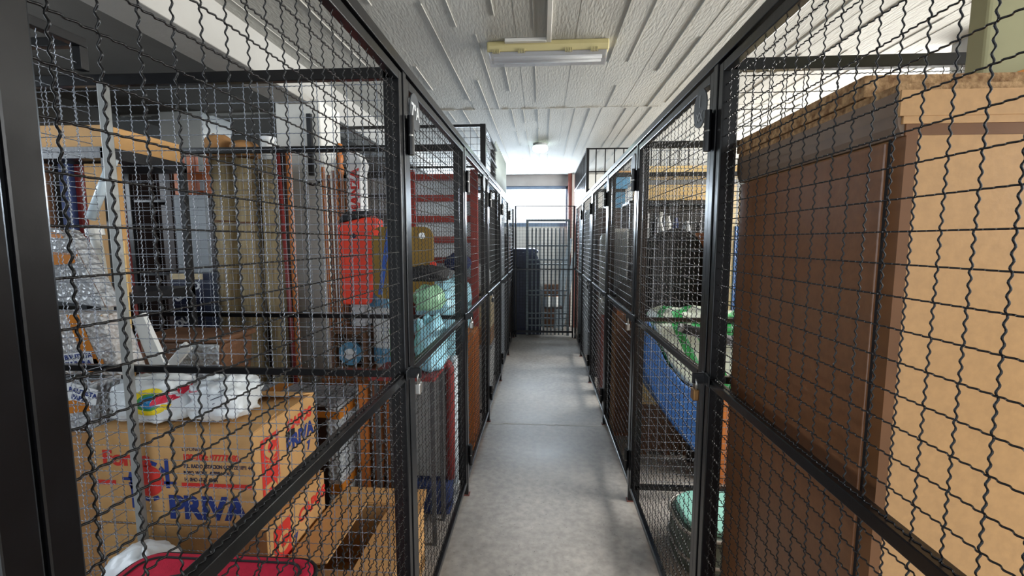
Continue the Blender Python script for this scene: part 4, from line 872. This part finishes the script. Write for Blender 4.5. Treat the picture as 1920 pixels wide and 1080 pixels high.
# ================================================================ things stored on the right
# --- tall wardrobe in the nearest cage
wx, wy0, wy1, wz = 0.585, 0.795, 1.40, 1.70
t = thing('wardrobe', 'tall brown wardrobe with pale side panel in the nearest right cage', 'wardrobe', (1.1, 1.1, 0))
MB().box(wx + 0.006, 1.75, wy0, wy1, 0.0, wz - 0.03).build('side_panel', M['tan'], t)
MB().box(wx + 0.002, wx + 0.02, wy0 - 0.001, wy0 + 0.030, 0.0, wz - 0.03).build('edge_strip', M['edge'], t)
MB().box(wx - 0.004, wx + 0.014, wy0 + 0.036, wy1 - 0.004, 0.04, wz - 0.034).build('door', M['walnut'], t, bevel=0.002)
MB().box(wx + 0.001, wx + 0.012, wy0 + 0.030, wy0 + 0.036, 0.0, wz - 0.03).build('door_gap', M['inkblack'], t)
mb = MB(); mb.prism([(wx - 0.004, wz - 0.030), (wx - 0.010, wz - 0.014), (wx - 0.013, wz + 0.004), (wx - 0.013, wz + 0.040), (wx + 0.03, wz + 0.040), (wx + 0.03, wz - 0.030)], wy0 + 0.002, wy1 + 0.004, 'y')
mb.build('cornice', M['moulding'], t)
MB().box(wx - 0.013, 1.75, wy0 - 0.004, wy0 + 0.0018, wz + 0.0, wz + 0.040).build('cornice_side', M['tan'], t)
MB().box(wx + 0.0, 1.75, wy0 - 0.0012, wy0 + 0.0018, wz - 0.030, wz - 0.012).build('side_groove', M['edge'], t)
MB().box(wx - 0.006, 1.75, wy0 - 0.0025, wy0 + 0.0018, wz - 0.012, wz + 0.0).build('side_rail', M['tan'], t)
MB().box(wx - 0.012, 1.74, wy0 + 0.004, wy1, wz + 0.0405, wz + 0.052).build('top_board', M['chip'], t)
o = MB().box(wx - 0.016, 1.5, wy0 + 0.08, wy1 + 0.006, wz + 0.054, wz + 0.092).build('chipboard_panel', M['chip'], bevel=0.002)
tag(o, 'rough chipboard panel lying on top of the tall brown wardrobe', 'board')
t = thing('foam_box', 'yellowed box with strips of brown tape on top of the wardrobe', 'box', (1.08, 1.2, wz + 0.093))
MB().box(0.873, 1.40, 1.0, 1.045, wz + 0.093, wz + 0.60).build('box_body', M['oliveblock'], t, bevel=0.006)
for (x, z, l) in ((0.93, 0.112, 0.05), (0.985, 0.135, 0.06)): MB().obox((x + 0.02, 0.9985, wz + z + 0.02), (l, 0.001, 0.012), (0, -0.35, 0)).build('tape', M['tape'], t)
# --- second right cage: green case; third: striped cushions, blue canvas, orange cabinet
t = thing('cabinet', 'orange-brown cabinet under the right side of the striped cushions', 'cabinet', (1.3, 2.95, 0))
MB().box(1.09, 1.55, 2.74, 3.06, 0.0, 0.565).build('carcase', M['orangewood'], t, bevel=0.003); MB().box(1.10, 1.315, 2.728, 2.74, 0.04, 0.54).build('door', M['orangewood'], t, bevel=0.003); MB().box(1.325, 1.54, 2.728, 2.74, 0.04, 0.54).build('door', M['orangewood'], t, bevel=0.003)
def pad(label, prof, y0, y1, m):
    mb = MB(); mb.prism(prof, y0, y1, 'y'); o = mb.build('cushion', M[m], bevel=0.03, seg=4); return tag(o, label, 'cushion')
pad('thick green and white striped lounger cushion slung in the blue canvas', [(0.675, 0.99), (0.71, 0.895), (0.775, 0.76), (0.875, 0.645), (0.985, 0.575), (1.34, 0.575), (1.36, 0.70), (1.36, 0.98), (1.2, 1.0), (0.74, 1.0)], 2.76, 3.08, 'stripe')
pad('thin green and white striped cushion folded on top of the thick one', [(0.69, 1.005), (0.72, 1.05), (0.79, 1.075), (0.91, 1.062), (1.0, 1.08), (1.17, 1.05), (1.34, 1.04), (1.35, 1.005)], 2.78, 3.06, 'stripe')
t = thing('canvas_sling', 'blue canvas sling curving under the striped cushions', 'canvas', (0.8, 2.9, 0.0))
prof = [(0.635, 1.0), (0.615, 0.87), (0.625, 0.70), (0.71, 0.515), (0.815, 0.365), (0.94, 0.215), (1.01, 0.14)]
inn = [(1.075, 0.17), (1.075, 0.57), (0.975, 0.565), (0.868, 0.636), (0.767, 0.752), (0.70, 0.89), (0.665, 0.99), (0.652, 1.02)]
MB().prism(prof + inn, 2.74, 3.10, 'y').build('canvas', M['blue'], t, bevel=0.012, seg=3)
for y in (2.80, 3.04): MB().box(1.0, 1.06, y - 0.02, y + 0.02, 0.0, 0.16).build('foot', M['darkgrey'], t)
t = thing('padded_bar', 'grey padded bar lying across the front of the striped cushions', 'bar', (1.0, 2.73, 0.9))
MB().tube([(0.84, 2.715, 0.985), (1.24, 2.68, 0.885)], 0.03, 14).build('foam_sleeve', M['darkgrey'], t, smooth=True); MB().tube([(0.815, 2.717, 0.991), (0.84, 2.715, 0.985)], 0.025, 14).build('end_cap', M['platelight'], t)
t = thing('train_case', 'old turquoise oval case lying on the floor behind the second right door', 'suitcase', (0.86, 2.08, 0))
MB().prism(rr(0.64, 1.12, 1.90, 2.28, 0.14, 8), 0.0, 0.20, 'z').build('case_body', M['turqdark'], t, bevel=0.02, seg=3)
MB().prism(rr(0.66, 1.10, 1.92, 2.26, 0.13, 8), 0.20, 0.235, 'z').build('lid', M['turq'], t, bevel=0.015, seg=3)
pts = [(p[0], p[1], 0.20) for p in rr(0.636, 1.124, 1.896, 2.284, 0.142, 8)]; MB().tube(pts + pts[:2], 0.008, 8, False).build('trim', M['trimgrey'], t, smooth=True)
pts = [(p[0], p[1], 0.075) for p in rr(0.636, 1.124, 1.896, 2.284, 0.142, 8)]; MB().tube(pts + pts[:2], 0.008, 8, False).build('trim', M['trimgrey'], t, smooth=True)
MB().box(0.80, 0.86, 1.885, 1.90, 0.17, 0.215).build('clasp', M['steel'], t)
for k, (x0, x1, y, z0, z1, m, lab) in enumerate(((1.22, 1.285, 3.14, 0.0, 1.78, 'cream', 'narrow cream board standing behind the striped cushions, left of the blue-edged board'), (1.285, 1.31, 3.13, 0.0, 1.60, 'blue', 'thin blue board standing upright behind the striped cushions'), (1.312, 1.72, 3.14, 0.0, 1.86, 'cream', 'wide cream board standing behind the striped cushions beside the wardrobe'))):
    tag(MB().box(x0, x1, y, y + 0.03, z0, z1).build('board', M[m], bevel=0.002), lab, 'board')
# --- third right cage: black covered thing, crate, rack with pine boxes
t = thing('covered_barbecue', 'round-topped object under a black fabric cover behind the striped cushions', 'covered barbecue', (0.98, 3.45, 0))
P = [(0.765, 0.02), (0.765, 1.30)] + [(0.965 + 0.20 * math.cos(a), 1.36 + 0.225 * math.sin(a)) for a in np.linspace(PI * 0.97, PI * 0.03, 13)] + [(1.165, 1.30), (1.165, 0.02)]
MB().prism(P, 3.33, 3.60, 'y').build('cover', M['blackfab'], t, bevel=0.05, seg=4)
pts = [(p[0], 3.345, p[1]) for p in P]; MB().tube(pts, 0.008, 8, False).build('piping', M['blackfab'], t)
t = thing('tea_chest', 'old brown wooden crate on the floor behind the blue canvas', 'crate', (0.85, 3.2, 0))
MB().box(0.70, 1.05, 3.13, 3.31, 0.02, 0.36).build('crate_body', M['crate'], t, bevel=0.004); MB().box(0.70, 0.86, 3.13, 3.31, 0.362, 0.47).build('crate_top', M['yellowwood'], t, bevel=0.004)
for x in (0.70, 0.86, 1.0): MB().box(x, x + 0.05, 3.12, 3.13, 0.0, 0.36).build('batten', M['crate'], t, bevel=0.002)
tag(MB().box(1.175, 1.21, 3.14, 3.6, 0.0, 1.56).build('panel', M['orangewood'], bevel=0.003), 'narrow orange-brown panel standing right of the black covered object', 'panel')
t = thing('metal_rack', 'dark metal rack full of small white things high in the third right cage', 'rack', (1.1, 3.9, 0))
mb = MB()
for x in (0.70, 1.48):
    for y in (3.72, 4.08): mb.box(x, x + 0.03, y, y + 0.03, 0, 1.82)
for z in (1.22, 1.50, 1.80): mb.box(0.70, 1.51, 3.72, 4.11, z, z + 0.02)
mb.box(0.70, 1.51, 4.09, 4.10, 1.0, 1.8); mb.build('rack_frame', M['blackplastic'], t)
kk = 0
for z in (1.24, 1.52):
    for k in range(9):
        x = 0.78 + k * 0.082; h = rnd.uniform(0.09, 0.21); r = rnd.uniform(0.018, 0.032); y = 3.80 + rnd.uniform(0, 0.1)
        tag(MB().lathe((x, y, z + 0.001), [(0, 0), (r, 0), (r, h * 0.72), (r * 0.45, h * 0.86), (r * 0.45, h), (0, h)], 12).build('bottle', M[('whitepl', 'navycloth', 'greypanel', 'blackplastic')[kk % 4]]), 'small bottle standing on the dark metal rack', 'bottle', 'bottles on the dark metal rack'); kk += 1
tag(MB().box(0.74, 0.85, 3.70, 3.715, 1.60, 1.72).build('paper_card', M['paper'], bevel=0.004), 'white card fixed to the left of the dark metal rack', 'card')
tag(MB().tube([(0.93, 3.64, 1.72), (0.915, 3.63, 1.66), (0.945, 3.62, 1.52), (0.985, 3.62, 1.40)], 0.014, 10).build('hose', M['whitepl'], smooth=True), 'white hose hanging in front of the dark metal rack', 'hose')
for k, (z0, z1, x0, m, lab) in enumerate(((1.825, 1.945, 0.72, 'yellowwood', 'long pale pine box on the dark metal rack, lower of two'), (1.985, 2.09, 0.76, 'yellowwood', 'long pale pine box on the dark metal rack, upper of two'), (1.946, 1.984, 0.74, 'greyboard', 'grey board between the two pale pine boxes'))):
    tag(MB().box(x0, 1.52, 3.72, 4.06, z0, z1).build('long_box' if k < 2 else 'board', M[m], bevel=0.004), lab, 'box' if k < 2 else 'board')
t = thing('slatted_cupboard', 'brown cupboard with a slatted pale front inside the third right door', 'cupboard', (0.66, 3.2, 0))
MB().box(0.565, 0.745, 3.42, 3.62, 0.0, 0.98).build('carcase', M['woodbrown'], t, bevel=0.004)
for k in range(6): MB().box(0.57 + k * 0.0285, 0.592 + k * 0.0285, 3.41, 3.42, 0.03, 0.95).build('front_slat', M['crate'], t)
MB().box(0.56, 0.566, 3.43, 3.61, 0.03, 0.95).build('side_face', M['card2'], t)
tag(blob((0.655, 3.52, 0.982), (0.16, 0.2, 0.22), 81, 0.2, 2.6).build('cloth_bundle', M['darkgrey'], smooth=True), 'dark grey bundle on the slatted brown cupboard', 'bundle')
# --- fourth right cage: wicker box, white appliance
t = thing('white_cabinet', 'white ribbed cabinet high in the fourth right cage', 'cabinet', (0.66, 3.95, 0))
MB().box(0.57, 0.69, 3.70, 4.05, 0.0, 1.60).build('carcase', M['whitepl'], t, bevel=0.006)
for k in range(7): MB().box(0.575 + k * 0.016, 0.585 + k * 0.016, 3.69, 3.70, 0.95, 1.57).build('front_rib', M['greypanel'], t)
t = thing('water_heater', 'tall white appliance in the fourth right cage', 'appliance', (0.64, 4.42, 0))
MB().lathe((0.66, 4.42, 0.80), [(0, 0), (0.10, 0), (0.105, 0.02), (0.105, 0.72), (0.09, 0.76), (0, 0.78)], 26).build('tank', M['whitepl'], t, smooth=False); MB().box(0.57, 0.76, 4.33, 4.52, 0.0, 0.80).build('stand', M['rust'], t, bevel=0.004)
t = thing('cabinet', 'dark cupboard filling the fifth right cage', 'cabinet', (0.9, 5.25, 0))
MB().box(0.56, 1.3, 4.95, 5.38, 0, 1.85).build('carcase', M['wooddark'], t, bevel=0.004); MB().box(0.552, 0.56, 4.97, 5.36, 0.03, 1.82).build('door', M['blackplastic'], t)
t = thing('cabinet', 'grey-blue cupboard filling the sixth right cage', 'cabinet', (0.9, 6.4, 0))
MB().box(0.56, 1.3, 5.95, 6.85, 0, 1.9).build('carcase', M['greypanel'], t, bevel=0.004); MB().box(0.552, 0.56, 5.97, 6.83, 0.03, 1.87).build('door', M['greypanel'], t)
carton('moving_box', 'blue-sided box on a dark cupboard at right, in front of the raised black bars', 0.70, 1.05, 4.95, 5.30, 1.852, 2.19, 'bluelid')
tag(MB().box(0.68, 1.07, 4.93, 5.32, 2.192, 2.235).build('box_lid', M['card'], bevel=0.004), 'tan lid on the blue-sided box at right', 'lid')

# ================================================================ beyond the end of the aisle
t = thing('covered_rack', 'tall thing shrouded in dark navy plastic behind the end mesh at left', 'covered rack', (-0.4, 7.3, 0))
MB().prism([(-0.80, 0.0), (0.0, 0.0), (-0.03, 1.15), (-0.085, 1.30), (-0.045, 1.34), (-0.12, 1.385), (-0.80, 1.385)], 7.20, 7.55, 'y').build('plastic_cover', M['navy'], t, bevel=0.012)
MB().box(-0.80, 0.0, 7.18, 7.20, 0.30, 0.36).build('fold', M['navy'], t, bevel=0.006)
for k, (x, y, h, m, lab) in enumerate(((0.09, 7.5, 0.17, 'whitepl', 'white paint can behind the iron gate, left of two'), (0.22, 7.52, 0.17, 'whitepl', 'white paint can behind the iron gate, right of two'))):
    t = thing('paint_can', lab, 'can', (x, y, 0.42)); MB().lathe((x, y, 0.42), [(0, 0), (0.06, 0), (0.06, h), (0, h)], 18).build('can_body', M[m], t); MB().lathe((x, y, 0.42 + h), [(0, 0), (0.063, 0), (0.063, 0.014), (0, 0.014)], 18).build('lid', M['orange' if k else 'card'], t)
t = thing('low_table', 'low dark bench behind the iron gate carrying the paint cans', 'bench', (0.15, 7.5, 0))
MB().box(0.02, 0.34, 7.40, 7.64, 0.395, 0.418).build('bench_top', M['wooddark'], t)
for x in (0.03, 0.31):
    for y in (7.41, 7.61): MB().box(x, x + 0.02, y, y + 0.02, 0, 0.395).build('leg', M['greypanel'], t)
carton('moving_box', 'brown box standing against the end wall behind the paint cans', 0.03, 0.30, 7.84, 8.04, 0.0, 0.74, 'crate')
for k in range(5):
    x0 = 0.20 + 0.045 * k
    tag(MB().obox((x0 + 0.10, 7.70 + 0.02 * k, 0.62 + .08 * (k % 3)), (0.04, 0.012, 1.22 + .16 * (k % 3)), (0, 0.12 + 0.01 * k, 0)).build('metal_strip', M['gate'], bevel=0.002), 'long grey metal strip leaning behind the iron gate', 'strip', 'leaning metal strips')
